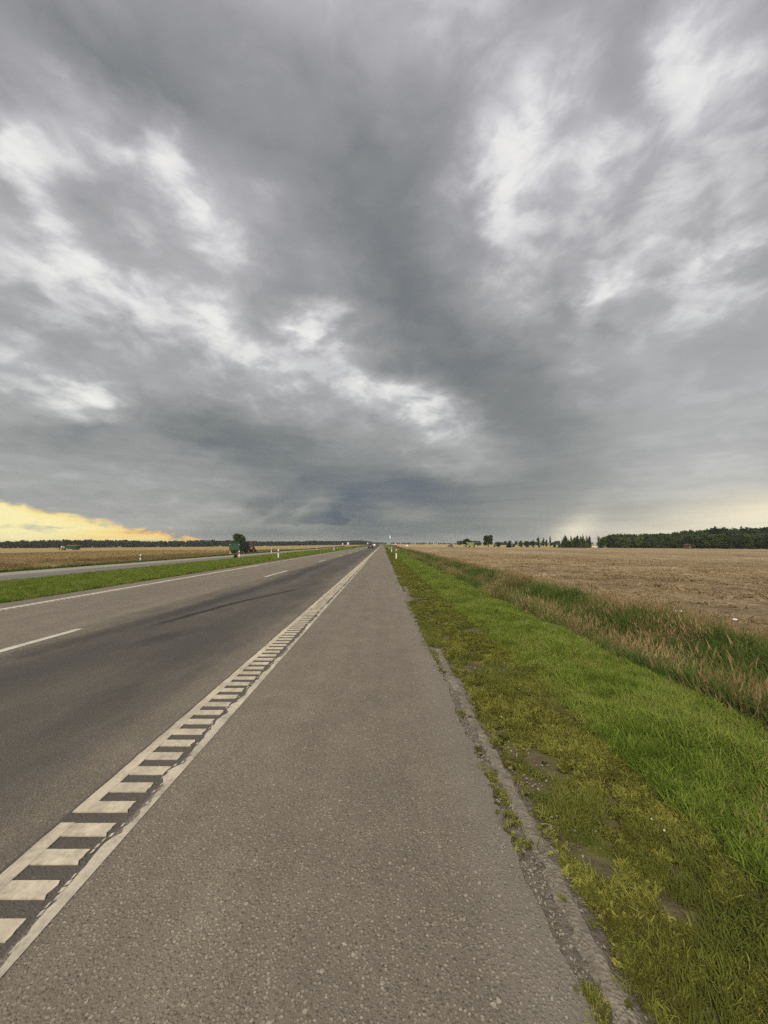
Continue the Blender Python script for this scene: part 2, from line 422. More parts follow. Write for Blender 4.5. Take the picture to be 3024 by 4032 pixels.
def asphalt_mat(name, base, chips=0.5, lanes=False):
    m, t, b = new_mat(name, 0.88, 0.25)
    p = pos(t); x, y, z = t.sep(p)
    # aggregate: stone chips in binder
    v1 = t.vor(p, 75.0)
    cell = t.sep(t.v('MULTIPLY', v1.outputs['Color'], (1, 1, 1)))
    inside = t.mapr(v1.outputs['Distance'], 0.30, 0.48, 1.0, 0.0)
    light = t.m('MULTIPLY', t.mapr(cell[0], 0.66, 0.97), inside)
    dark = t.m('MULTIPLY', t.mapr(cell[1], 0.30, 0.05), inside)
    v2 = t.vor(p, 28.0)
    cell2 = t.sep(v2.outputs['Color'])
    big = t.m('MULTIPLY', t.mapr(cell2[0], 0.93, 0.96), t.mapr(v2.outputs['Distance'], 0.16, 0.26, 1.0, 0.0))
    fine = t.noise(p, 160.0, 3.0, 0.6).outputs['Fac']
    mott = t.noise(p, 2.2, 6.0, 0.62).outputs['Fac']
    patch = t.noise(t.v('MULTIPLY', p, (0.55, 0.12, 1.0)), 1.0, 4.0, 0.55).outputs['Fac']
    c = t.v('SCALE', base, t.mapr(fine, 0.25, 0.75, 0.72, 1.28))
    c = t.v('SCALE', c, t.mapr(mott, 0.3, 0.7, 0.88, 1.12))
    c = t.v('SCALE', c, t.mapr(patch, 0.3, 0.7, 0.90, 1.10))
    tone = t.mapr(cell[2], 0.0, 1.0, 0.70, 1.32)
    c = t.v('SCALE', c, t.fmix(inside, 0.86, tone))
    tv2 = t.vor(t.v('ADD', p, (4.3, 1.7, 0.0)), 140.0)
    c = t.v('SCALE', c, t.mapr(t.sep(tv2.outputs['Color'])[0], 0, 1, 0.86, 1.14))
    long_ = t.noise(t.v('MULTIPLY', p, (3.2, 0.06, 1.0)), 1.0, 4.0, 0.6).outputs['Fac']
    c = t.v('SCALE', c, t.mapr(long_, 0.3, 0.7, 0.91, 1.07))
    c = t.mix(t.m('MULTIPLY', dark, 0.4), c, (0.045, 0.04, 0.036))
    c = t.mix(t.m('MULTIPLY', light, chips), c, (0.42, 0.37, 0.30))
    c = t.mix(t.m('MULTIPLY', big, chips * 0.9), c, (0.50, 0.44, 0.36))
    if lanes:
        wob = t.m('SUBTRACT', t.noise(t.v('MULTIPLY', p, (0.9, 0.10, 1.0)), 1.0, 4.0, 0.6).outputs['Fac'], 0.5)
        wob2 = t.m('SUBTRACT', t.noise(t.v('MULTIPLY', p, (1.6, 0.5, 1.0)), 1.0, 6.0, 0.65).outputs['Fac'], 0.5)
        xw = t.m('MULTIPLY_ADD', wob2, 1.5, t.m('MULTIPLY_ADD', wob, 0.9, x))
        worn = t.mapr(t.noise(t.v('MULTIPLY', p, (0.8, 0.28, 1.0)), 1.0, 5.0, 0.62).outputs['Fac'], 0.36, 0.58, 0.62, 1.0)
        def band(x0, x1, s):
            return t.m('MULTIPLY', t.mapr(xw, x0 - s, x0 + s, 0, 1, 'SMOOTHSTEP'), t.mapr(xw, x1 - s, x1 + s, 1, 0, 'SMOOTHSTEP'))
        # worn, rubber-darkened right lane
        c = t.mix(t.m('MULTIPLY', t.m('MULTIPLY', band(-5.0, -1.95, 0.55), worn), 0.82), c, t.v('SCALE', (0.052, 0.050, 0.049), t.mapr(fine, 0.2, 0.8, 0.7, 1.3)))
        c = t.mix(t.m('MULTIPLY', band(-4.75, -3.9, 0.28), 0.35), c, (0.040, 0.039, 0.039))
        c = t.mix(t.m('MULTIPLY', band(-3.25, -2.45, 0.28), 0.25), c, (0.040, 0.039, 0.039))
        # fresh dark sealing under the rumble marking
        seal = t.m('MULTIPLY', t.mapr(x, -1.765, -1.75), t.mapr(x, -1.395, -1.375, 1, 0))
        c = t.mix(t.m('MULTIPLY', seal, 0.75), c, t.v('SCALE', (0.058, 0.054, 0.052), t.mapr(fine, 0.2, 0.8, 0.7, 1.3)))
        # tar streaks and blotches left on the lane
        wn = t.m('SUBTRACT', t.noise(p, 3.0, 5.0, 0.65).outputs['Fac'], 0.5)
        def streak(pts, wdt, k, fade=0.8):
            xc = None
            for (ya, xa), (yb, xb) in zip(pts[:-1], pts[1:]):
                seg = t.mapr(y, ya, yb, 0.0, xb - xa)
                xc = t.m('ADD', seg, pts[0][1] if xc is None else xc)
            dd = t.m('ABSOLUTE', t.m('SUBTRACT', x, xc))
            dd = t.m('MULTIPLY_ADD', wn, wdt * 1.6, dd)
            mk = t.mapr(dd, wdt * 0.3, wdt * 1.1, 1.0, 0.0, 'SMOOTHSTEP')
            mk = t.m('MULTIPLY', mk, t.m('MULTIPLY', t.mapr(y, pts[0][0], pts[0][0] + fade), t.mapr(y, pts[-1][0] - fade, pts[-1][0], 1, 0)))
            return t.m('MULTIPLY', mk, k)
        for pts, wd, k in (([(7.0, -4.25), (8.5, -4.02), (10.0, -3.75), (11.3, -3.35), (13.2, -2.75)], 0.12, 1.0),
                           ([(4.6, -5.0), (6.2, -4.8), (8.4, -4.55), (12.0, -4.3), (17.0, -4.25)], 0.30, 0.45),
                           ([(5.5, -3.75), (6.3, -3.55), (7.2, -3.2)], 0.30, 0.55),
                           ([(3.6, -3.1), (4.1, -2.75), (4.6, -2.45)], 0.14, 0.40),
                           ([(14.0, -3.9), (20.0, -4.2), (30.0, -4.3)], 0.35, 0.40)):
            c = t.mix(streak(pts, wd, k), c, (0.024, 0.0235, 0.023))
        # the crumbling edge of the shoulder is dusty grey
        edge = t.mapr(t.m('MULTIPLY_ADD', wob, 0.25, x), 0.30, 0.55)
        c = t.mix(t.m('MULTIPLY', edge, 0.45), c, (0.17, 0.155, 0.135))
    t._in(b.inputs['Base Color'], c)
    h = t.m('ADD', t.m('MULTIPLY', inside, 0.6), fine)
    bump(t, b, h, 0.7, 0.006)
    return m

def soil_mat(name, cols, scale, clods=False, green=None):
    m, t, b = new_mat(name, 0.97, 0.1)
    p = pos(t)
    n = t.noise(p, scale, 7.0, 0.65).outputs['Fac']
    n2 = t.noise(p, scale * 0.13, 4.0, 0.6).outputs['Fac']
    k = t.m('MULTIPLY_ADD', n2, 0.5, t.m('MULTIPLY', n, 0.6))
    c = t.ramp(k, [(0.32, cols[0]), (0.52, cols[1]), (0.74, cols[2])])
    if green:
        gm = t.noise(p, scale * 0.5, 6.0, 0.65).outputs['Fac']
        c = t.mix(t.mapr(gm, 0.42, 0.58), c, green)
    t._in(b.inputs['Base Color'], c)
    bump(t, b, n, 0.9, 0.05 if not clods else 0.12)
    return m

def paint_mat(name, c, wear=0.5):
    m, t, b = new_mat(name, 0.75, 0.3)
    p = pos(t)
    n = t.noise(p, 34.0, 6.0, 0.7).outputs['Fac']
    n2 = t.noise(p, 5.0, 4.0, 0.6).outputs['Fac']
    w = t.mapr(t.m('MULTIPLY_ADD', n2, 0.6, t.m('MULTIPLY', n, 0.6)), 0.66 - 0.16 * wear, 0.86 - 0.1 * wear, 0.0, 1.0)
    cc = t.v('SCALE', c, t.mapr(n, 0.2, 0.8, 0.84, 1.12))
    cc = t.v('SCALE', cc, t.mapr(n2, 0.3, 0.7, 0.9, 1.08))
    gr = t.noise(t.v('MULTIPLY', p, (9.0, 1.2, 1.0)), 1.0, 5.0, 0.65).outputs['Fac']
    cc = t.v('SCALE', cc, t.mapr(gr, 0.35, 0.65, 0.74, 1.08))
    t._in(b.inputs['Base Color'], t.mix(t.m('MULTIPLY', w, 0.8), cc, (0.16, 0.145, 0.125)))
    bump(t, b, n, 0.5, 0.004)
    return m

asphalt_mat('asphalt', (0.172, 0.150, 0.119), 0.44, True)
asphalt_mat('asphalt_side', (0.155, 0.150, 0.138), 0.4)
soil_mat('gravel_edge', [(0.16, 0.145, 0.12), (0.24, 0.22, 0.19), (0.33, 0.30, 0.25)], 9.0)
soil_mat('joint_dust', [(0.085, 0.075, 0.055), (0.145, 0.13, 0.105), (0.22, 0.20, 0.17)], 26.0)
soil_mat('verge_soil', [(0.055, 0.043, 0.028), (0.095, 0.075, 0.048), (0.15, 0.12, 0.085)], 12.0, green=(0.095, 0.100, 0.028))
soil_mat('turf', [(0.045, 0.062, 0.016), (0.070, 0.095, 0.024), (0.11, 0.115, 0.04)], 4.0)
soil_mat('ditch_soil', [(0.05, 0.055, 0.02), (0.085, 0.08, 0.03), (0.14, 0.11, 0.055)], 4.0)
paint_mat('marking_paint', (0.53, 0.475, 0.37), 0.8)
paint_mat('old_paint', (0.52, 0.475, 0.385), 1.0)
paint_mat('lane_paint', (0.52, 0.50, 0.44), 0.3)

def field_mat(name, side):
    m, t, b = new_mat(name, 0.97, 0.08)
    p = pos(t); x, y, z = t.sep(p)
    far = t.noise(t.v('MULTIPLY', p, (0.035, 0.010, 0.0)), 1.0, 5.0, 0.6).outputs['Fac']
    mid = t.noise(p, 0.35, 6.0, 0.65).outputs['Fac']
    fine = t.noise(p, 3.5, 7.0, 0.68).outputs['Fac']
    k = t.m('MULTIPLY_ADD', fine, 0.45, t.m('MULTIPLY_ADD', mid, 0.35, t.m('MULTIPLY', far, 0.3)))
    if side > 0:
        brown = t.ramp(k, [(0.38, (0.075, 0.054, 0.032)), (0.49, (0.185, 0.138, 0.082)), (0.58, (0.30, 0.235, 0.145)), (0.70, (0.42, 0.335, 0.20))])
        till = t.noise(t.v('MULTIPLY', p, (1.5, 0.05, 0.0)), 1.0, 3.0, 0.6).outputs['Fac']
        brown = t.v('SCALE', brown, t.mapr(till, 0.3, 0.7, 0.80, 1.18))
        pat = t.noise(t.v('MULTIPLY', p, (0.05, 0.03, 0.0)), 1.0, 4.0, 0.6).outputs['Fac']
        brown = t.v('SCALE', brown, t.mapr(pat, 0.3, 0.7, 0.86, 1.16))
        gold = t.ramp(k, [(0.40, (0.24, 0.185, 0.075)), (0.62, (0.36, 0.285, 0.125))])
        b0 = t.m('SUBTRACT', y, t.m('MULTIPLY_ADD', t.m('SUBTRACT', x, 7.5), 0.52, 192.0))
        c = t.mix(t.mapr(b0, -2.0, 2.0), brown, gold)
        ridge = t.m('MULTIPLY', t.mapr(b0, -9.0, -5.0), t.mapr(b0, -2.0, 0.0, 1.0, 0.0))
        c = t.mix(t.m('MULTIPLY', ridge, 0.75), c, (0.085, 0.065, 0.04))
        # pale trampled headland by the ditch
        head = t.m('MULTIPLY', t.mapr(t.m('MULTIPLY_ADD', mid, 2.5, x), 10.0, 7.8), t.mapr(fine, 0.35, 0.6))
        c = t.mix(t.m('MULTIPLY', head, 0.5), c, (0.34, 0.25, 0.155))
    else:
        gold = t.ramp(k, [(0.38, (0.17, 0.125, 0.055)), (0.52, (0.27, 0.205, 0.09)), (0.70, (0.35, 0.275, 0.13))])
        brown = t.ramp(k, [(0.40, (0.10, 0.075, 0.04)), (0.65, (0.19, 0.145, 0.08))])
        w = t.m('SUBTRACT', t.noise(t.v('MULTIPLY', p, (0.03, 0.008, 0.0)), 1.0, 3.0, 0.5).outputs['Fac'], 0.5)
        q = t.m('MULTIPLY_ADD', w, 55.0, x)
        def strip(a, bb, s): return t.m('MULTIPLY', t.mapr(q, a - s, a + s), t.mapr(q, bb - s, bb + s, 1, 0))
        near = t.mapr(t.m('ADD', y, t.m('MULTIPLY', w, 30.0)), 75.0, 60.0)
        c = t.mix(t.m('MULTIPLY', t.m('MULTIPLY', strip(-52, -33, 4), near), 0.8), gold, brown)
        c = t.mix(t.m('MULTIPLY', t.m('MULTIPLY', strip(-120, -98, 3), t.mapr(y, 150, 120)), 0.75), c, brown)
    t._in(b.inputs['Base Color'], c)
    bump(t, b, t.m('ADD', fine, t.m('MULTIPLY', mid, 1.5)), 1.0, 0.22)
    return m
field_mat('field_right', 1)
field_mat('field_left', -1)

# ------------------------------------------------------------------ ground sheets (butted edge to edge)
ROAD_YS = np.concatenate([np.arange(-8.0, 0.4, 0.4), np.arange(0.4, 9.0, 0.045), ysteps(9.0, 5000.0, 0.12, 0.05)])
def strip(name, xs, ys, mat, smooth=True, noise=0.0, seed=1):
    r = np.random.default_rng(seed)
    def zf(X, Y):
        Z = tz(X, Y)
        if noise:
            J = r.normal(0, noise, Z.shape); J[:, 0] = 0; J[:, -1] = 0
            J *= np.clip(1 - Y / 120.0, 0, 1)
            Z = Z + J
        return Z
    return link(name, grid_mesh(name, xs, ys, zf, smooth), None, MATS[mat], kind='structure')

# carriageway with a ragged, crumbling right edge
_r = np.random.default_rng(3)
_ys = ROAD_YS
_rag = np.convolve(_r.normal(0, 1, len(_ys) + 6), np.ones(3) / 3, 'same')[3:-3] * 0.016 + np.convolve(_r.normal(0, 1, len(_ys) + 60), np.ones(25) / 25, 'same')[30:-30] * 0.055
_rag = np.where(_ys < 60, _rag, 0)
_xs = [-9.62, -8.5, -5.4, -3.5, -1.4, 0.0, 0.55, 0.668]
def _road_grid():
    me = grid_mesh('road', _xs, _ys, lambda X, Y: np.zeros_like(X), True)
    co = np.empty(len(me.vertices) * 3, dtype=np.float32); me.vertices.foreach_get('co', co); co = co.reshape(-1, 3)
    nx = len(_xs)
    co[nx - 1::nx, 0] += _rag[:len(co[nx - 1::nx])]
    co[nx - 1::nx, 2] = -0.004
    me.vertices.foreach_set('co', co.ravel()); me.update()
    return me
road = link('road', _road_grid(), None, MATS['asphalt'], kind='structure')

YS1 = ysteps(-8.0, 5000.0, 0.25, 0.06)
strip('shoulder_joint', np.array([0.50, 0.60, 0.68, 0.76, 0.84, 0.90]), YS1, 'joint_dust', noise=0.006)
strip('verge', np.concatenate([np.linspace(0.90, 3.1, 17), [3.35]]), YS1, 'verge_soil', noise=0.008)
# butted to the verge
strip('ditch', np.array([3.35, 3.6, 3.95, 4.3, 4.6, 4.9, 5.25, 5.6, 5.95, 6.3]), YS1, 'ditch_soil', noise=0.02)
strip('median', np.array([-18.2, -16.5, -15, -14, -12.5, -11.5, -10.5, -10.0, -9.55]), YS1, 'turf', noise=0.012)
_sr = link('side_road', grid_mesh('side_road', [-22.5, -20.3, -18.2], YS1, lambda X, Y: tz(X, Y)), None, MATS['asphalt_side'], kind='structure')
strip('gravel_path', np.array([-25.3, -24, -23.2, -22.5]), YS1, 'gravel_edge', noise=0.01)
strip('bank', np.array([-29.0, -27.5, -26.2, -25.3]), YS1, 'turf', noise=0.02)

def field(name, sgn, x0, mat):
    a = [x0]
    d = 0.22 if sgn > 0 else 0.6
    while abs(a[-1]) < 5500:
        a.append(a[-1] + sgn * d); d *= 1.035 if abs(a[-1]) < 40 else 1.10
    xs = np.array(sorted(a))
    ys = ysteps(-8.0, 5000.0, 0.22 if sgn > 0 else 0.8, 0.035)
    r = np.random.default_rng(11)
    def zf(X, Y):
        Z = tz(X, Y)
        n1 = r.normal(0, 1, Z.shape)
        n2 = (n1 + np.roll(n1, 1, 0) + np.roll(n1, 1, 1) + np.roll(n1, (1, 1), (0, 1))) / 2
        A = 0.035 * np.clip(1 - np.hypot(X, Y) / 140.0, 0, 1)
        A = np.where(np.abs(X - x0) < 0.01, 0, A)
        return Z + n2 * A
    return link(name, grid_mesh(name, xs, ys, zf), None, MATS[mat], kind='structure')
field('field', 1, 6.3, 'field_right')
field('stubble_field', -1, -29.0, 'field_left')

# ------------------------------------------------------------------ painted markings (parts of the road)
def slab(x0, x1, y0, y1, z0=0.001, h=0.005, jit=0.0, n=1, r=random.Random(5)):
    """a thin raised strip of paint with slightly uneven edges"""
    b = MB()
    ys = [y0 + (y1 - y0) * i / n for i in range(n + 1)]
    vs = []
    for yy in ys:
        ja, jb = r.uniform(-jit, jit), r.uniform(-jit, jit)
        vs += [(x0 + ja, yy, z0 + h), (x1 + jb, yy, z0 + h), (x1 + jb, yy, z0 - 0.01), (x0 + ja, yy, z0 - 0.01)]
    fs = []
    for i in range(n):
        k = i * 4
        for q in range(4):
            fs.append((k + q, k + 4 + q, k + 4 + (q + 1) % 4, k + (q + 1) % 4))
    fs += [(0, 1, 2, 3), (4 * n + 3, 4 * n + 2, 4 * n + 1, 4 * n)]
    return b.add(vs, fs)

# near edge line: a narrow strip with cross bars like a comb, broken once for drainage
BAR_PITCH, BAR_LEN = 0.176, 0.089
bar_protos = []
for k in range(6):
    bar_protos.append(slab(-0.297, 0.0, 0, BAR_LEN, jit=0.008, n=4, r=random.Random(20 + k)).mesh('rumble_bar'))
    bar_protos[-1].materials.append(MATS['marking_paint'])
first_bar = 1.737 - 0.06 - BAR_LEN + 0.17 - 6 * BAR_PITCH
bar_ys = [first_bar + i * BAR_PITCH for i in range(420)]
rr = random.Random(9)
for i, yy in enumerate(bar_ys[:170]):
    o = link('rumble_bar', bar_protos[rr.randrange(6)], road)
    o.location = (-1.432 + rr.uniform(-0.004, 0.004), yy, 0.0)
far_bars = MB()
for yy in bar_ys[170:]:
    far_bars.add(*(lambda s: (s.v, s.f))(slab(-1.728, -1.432, yy, yy + BAR_LEN, jit=0.004, r=rr)))
far_bars.build('distant_rumble_bars', MATS['marking_paint'], road, kind='stuff')
_brk = bar_ys[8] + BAR_LEN + 0.003
slab(-1.732, -1.655, -3.0, _brk, z0=0.002, jit=0.004, n=40).build('edge_line', MATS['marking_paint'], road)
slab(-1.732, -1.655, _brk + 0.085, 74.0, z0=0.002, jit=0.004, n=500).build('edge_line', MATS['marking_paint'], road)
slab(-1.732, -1.432, 74.0, 4900.0, z0=0.002).build('edge_line', MATS['marking_paint'], road)
# older, half-worn line beside it
def worn_line(x0, x1, y0, y1, seed):
    r = np.random.default_rng(seed); b = MB()
    n = int((y1 - y0) / 0.035)
    wl = np.convolve(r.normal(0, 1, n + 9), np.ones(5) / 5, 'same')[4:-4]
    wl2 = np.convolve(r.normal(0, 1, n + 61), np.ones(31) / 31, 'same')[30:-30]
    for i in range(n):
        ya = y0 + (y1 - y0) * i / n; yb = y0 + (y1 - y0) * (i + 1) / n
        la = x0 + 0.02 + 0.038 * (wl[i] + wl2[i] * 2.2); lb = x0 + 0.02 + 0.038 * (wl[i + 1] + wl2[min(i + 1, n)] * 2.2)
        la, lb = min(la, x1 - 0.025), min(lb, x1 - 0.025)
        b.add([(la, ya, 0.003), (x1, ya, 0.003), (x1, yb, 0.003), (lb, yb, 0.003)], [(0, 1, 2, 3)])
        if r.random() < 0.55:
            xx = la - r.uniform(0.008, 0.028); ww = r.uniform(0.006, 0.016)
            zf_ = 0.0035 + 0.0003 * (i % 5)
            b.add([(xx, ya, zf_), (xx + ww, ya + 0.01, zf_), (xx + ww * 0.8, yb, zf_), (xx - 0.003, yb - 0.008, zf_)], [(0, 1, 2, 3)])
    return b
worn_line(-1.405, -1.322, -2.0, 33.0, 4).build('worn_edge_line', MATS['old_paint'], road)
for a, bb in ((33.8, 36.6), (37.4, 39.0)):
    worn_line(-1.38, -1.34, a, bb, int(a)).build('worn_edge_line', MATS['old_paint'], road)
# centre dashes
for i in range(-1, 120):
    y0 = 17.75 + (i - 1) * 14.75
    slab(-5.42, -5.29, y0, y0 + 3.95, jit=0.006, n=12, r=rr).build('lane_dash', MATS['lane_paint'], road)
# far edge line with its own teeth
slab(-8.83, -8.71, -5.0, 4900.0, z0=0.002, jit=0.0).build('edge_line', MATS['lane_paint'], road)
for i in range(120):
    o = link('rumble_bar', bar_protos[rr.randrange(6)], road)
    o.location = (-8.60 + 0.0, 6.0 + i * BAR_PITCH, 0.0); o.scale = (0.72, 1.0, 0.9)

# ------------------------------------------------------------------ kerb stones along the shoulder
m_, t_, b_ = new_mat('concrete', 0.93, 0.2)
p_ = pos(t_)
c_n = t_.noise(p_, 22.0, 7.0, 0.7).outputs['Fac']; c_m = t_.noise(p_, 3.0, 4.0, 0.6).outputs['Fac']
t_._in(b_.inputs['Base Color'], t_.mix(t_.mapr(c_m, 0.42, 0.62, 0, 0.75), t_.ramp(c_n, [(0.3, (0.085, 0.075, 0.06)), (0.48, (0.19, 0.168, 0.138)), (0.62, (0.25, 0.225, 0.185)), (0.75, (0.36, 0.33, 0.28))]), (0.13, 0.115, 0.09)))
c_v = t_.vor(p_, 70.0)
bump(t_, b_, t_.m('ADD', c_n, t_.m('MULTIPLY', c_v.outputs['Distance'], 0.8)), 0.9, 0.012)
kerb = empty('kerb', (0, 0, 0), kind='structure')
rk = random.Random(12)
yy = -2.3
while yy < 42:
    ln = rk.choice((0.98, 0.99, 0.97, 0.62, 0.99))
    bm = bmesh.new(); bmesh.ops.create_grid(bm, x_segments=4, y_segments=30, size=0.5)
    top = rk.uniform(-0.010, 0.004) if yy < 4.6 else (rk.uniform(-0.004, 0.004) if rk.random() < 0.22 else rk.uniform(-0.05, -0.03))
    notch = [rk.uniform(0, 1) ** 4 * 0.034 for _ in range(64)]
    for v in bm.verts:
        ex = abs(v.co.x) > 0.45; ey = abs(v.co.y) > 0.45
        k = int((v.co.y + 0.5) * 30 + 0.5) + (32 if v.co.x > 0 else 0)
        sgn = 1 if v.co.x > 0 else -1
        v.co = Vector((v.co.x * 0.098 - (sgn * notch[k % 64] if ex else 0) + (rk.uniform(-0.004, 0.004)), v.co.y * ln + (rk.uniform(-0.02, 0.02) if ey else 0),
                       top + rk.gauss(0, 0.0012) - (rk.uniform(0.006, 0.020) if ex or ey else 0)))
    e = bmesh.ops.extrude_edge_only(bm, edges=[q for q in bm.edges if q.is_boundary])
    for v in e['geom']:
        if isinstance(v, bmesh.types.BMVert): v.co.z = -0.12; v.co.x *= 1.04
    bmesh.ops.recalc_face_normals(bm, faces=bm.faces)
    me = bpy.data.meshes.new('kerb_stone'); bm.to_mesh(me); bm.free()
    o = link('kerb_stone', me, kerb, MATS['concrete'])
    o.location = (0.785 + rk.uniform(-0.012, 0.012), yy + ln / 2, 0.0); o.rotation_euler = (rk.uniform(-.006, .006), rk.uniform(-0.03, 0.05), rk.uniform(-0.012, 0.012))
    yy += ln + rk.uniform(0.012, 0.03)

# ------------------------------------------------------------------ foliage materials
def leaf_mat(name, cols, trans=0.35, scale=1.5, inst=0.35):
    """leaf/blade colour varies per plant and from place to place"""
    m = bpy.data.materials.new(name); m.use_nodes = True; m.node_tree.nodes.clear(); t = NT(m.node_tree)
    p = pos(t)
    n = t.noise(p, scale, 3.0, 0.6).outputs['Fac']
    rnd = t.n('ShaderNodeObjectInfo').outputs['Random']
    k = t.m('ADD', t.m('MULTIPLY', t.m('SUBTRACT', rnd, 0.5), inst), n)
    c = t.ramp(k, [(0.28 + 0.44 * i / (len(cols) - 1), q) for i, q in enumerate(cols)])
    d = t.n('ShaderNodeBsdfDiffuse'); t._in(d.inputs['Color'], c); d.inputs['Roughness'].default_value = 0.5
    tr = t.n('ShaderNodeBsdfTranslucent'); t._in(tr.inputs['Color'], c)
    mx = t.n('ShaderNodeMixShader'); mx.inputs[0].default_value = trans
    m.node_tree.links.new(d.outputs[0], mx.inputs[1]); m.node_tree.links.new(tr.outputs[0], mx.inputs[2])
    o = t.n('ShaderNodeOutputMaterial'); m.node_tree.links.new(mx.outputs[0], o.inputs[0])
    MATS[name] = m
    return m
leaf_mat('blade_bright', [(0.105, 0.150, 0.026), (0.165, 0.235, 0.040), (0.215, 0.285, 0.056), (0.285, 0.315, 0.085)], 0.42, 1.3, 0.5)
leaf_mat('blade_mid', [(0.098, 0.111, 0.026), (0.150, 0.176, 0.039), (0.240, 0.240, 0.072)], 0.4, 0.9)
leaf_mat('blade_ditch', [(0.062, 0.106, 0.027), (0.106, 0.163, 0.040), (0.175, 0.194, 0.062)], 0.4, 0.7)
leaf_mat('blade_straw', [(0.179, 0.126, 0.058), (0.284, 0.210, 0.105), (0.399, 0.315, 0.168)], 0.3, 0.8)
leaf_mat('blade_red', [(0.15, 0.105, 0.052), (0.25, 0.185, 0.095), (0.35, 0.275, 0.155)], 0.3, 0.8)
leaf_mat('weed_leaf', [(0.086, 0.083, 0.024), (0.120, 0.127, 0.028), (0.178, 0.194, 0.040), (0.282, 0.275, 0.070)], 0.3, 2.5, 0.6)
leaf_mat('stubble_straw', [(0.20, 0.145, 0.06), (0.30, 0.225, 0.10), (0.40, 0.31, 0.16)], 0.2, 0.8)
leaf_mat('petal', [(0.62, 0.60, 0.54), (0.72, 0.70, 0.64)], 0.3, 5.0)

# ------------------------------------------------------------------ small plants
def tuft_mesh(name, n, h, spread, width, curl, seed, mat, seed_head=False):
    r = np.random.default_rng(seed); V = []; F = []; L = []
    for i in range(n):
        a = r.uniform(0, 2 * math.pi); d = spread * math.sqrt(r.random())
        bx, by = d * math.cos(a), d * math.sin(a)
        la = r.uniform(0, 2 * math.pi); hh = h * r.uniform(0.5, 1.15); ln = r.uniform(0.15, 1.0) * curl * hh
        wx, wy = -math.sin(la + r.normal(0, .6)) * width * r.uniform(.7, 1.3) / 2, math.cos(la + r.normal(0, .6)) * width * r.uniform(.7, 1.3) / 2
        b = len(V)
        for s, wd in ((0.0, 0.8), (0.4, 1.0), (0.75, 0.7)):
            ox, oy = math.cos(la) * ln * s * s, math.sin(la) * ln * s * s
            z = hh * s * (1 - 0.25 * curl * s)
            V += [(bx + ox - wx * wd, by + oy - wy * wd, z), (bx + ox + wx * wd, by + oy + wy * wd, z)]
        V.append((bx + math.cos(la) * ln, by + math.sin(la) * ln, hh * (1 - 0.25 * curl)))
        F += [b, b + 1, b + 3, b + 2, b + 2, b + 3, b + 5, b + 4, b + 4, b + 5, b + 6]; L += [4, 4, 3]
        if seed_head and r.random() < 0.6:
            tip = np.array(V[-1]); b = len(V); w2 = width * 2.2; hl = hh * 0.16
            V += [tuple(tip + (-w2, 0, -hl * .5)), tuple(tip + (0, w2 * .6, 0)), tuple(tip + (w2, 0, -hl * .5)), tuple(tip + (w2 * .4, -w2 * .4, hl))]
            F += [b, b + 1, b + 3, b + 1, b + 2, b + 3]; L += [3, 3]
    me = np_mesh(name, V, F, L); me.materials.append(MATS[mat]); return me

def rosette_mesh(name, n, ln, wd, seed, mat, lift=0.5):
    """low broad-leaved weed"""
    r = np.random.default_rng(seed); V = []; F = []; L = []
    for i in range(n):
        a = r.uniform(0, 2 * math.pi); l = ln * r.uniform(0.5, 1.2); w = wd * r.uniform(0.7, 1.2); e = r.uniform(0.05, lift)
        bx, by = r.normal(0, ln * .35), r.normal(0, ln * .35); bz = r.uniform(0, ln * .35)
        ca, sa = math.cos(a), math.sin(a)
        def P(s, q): return (bx + ca * l * s - sa * w * q, by + sa * l * s + ca * w * q, bz + math.sin(e) * l * s - 0.12 * l * s * s - abs(q) * w * -0.3)
        b = len(V); V += [P(0, 0), P(.35, -.42), P(.75, -.4), P(1, 0), P(.75, .4), P(.35, .42)]
        F += [b, b + 1, b + 2, b + 3, b, b + 3, b + 4, b + 5]; L += [4, 4]
    me = np_mesh(name, V, F, L); me.materials.append(MATS[mat]); return me

PROTO = {}
def proto_collection(name, meshes):
    c = bpy.data.collections.new(name)
    for i, me in enumerate(meshes):
        c.objects.link(bpy.data.objects.new('%s_%02d' % (name, i), me))
    PROTO[name] = (c, len(meshes)); return c

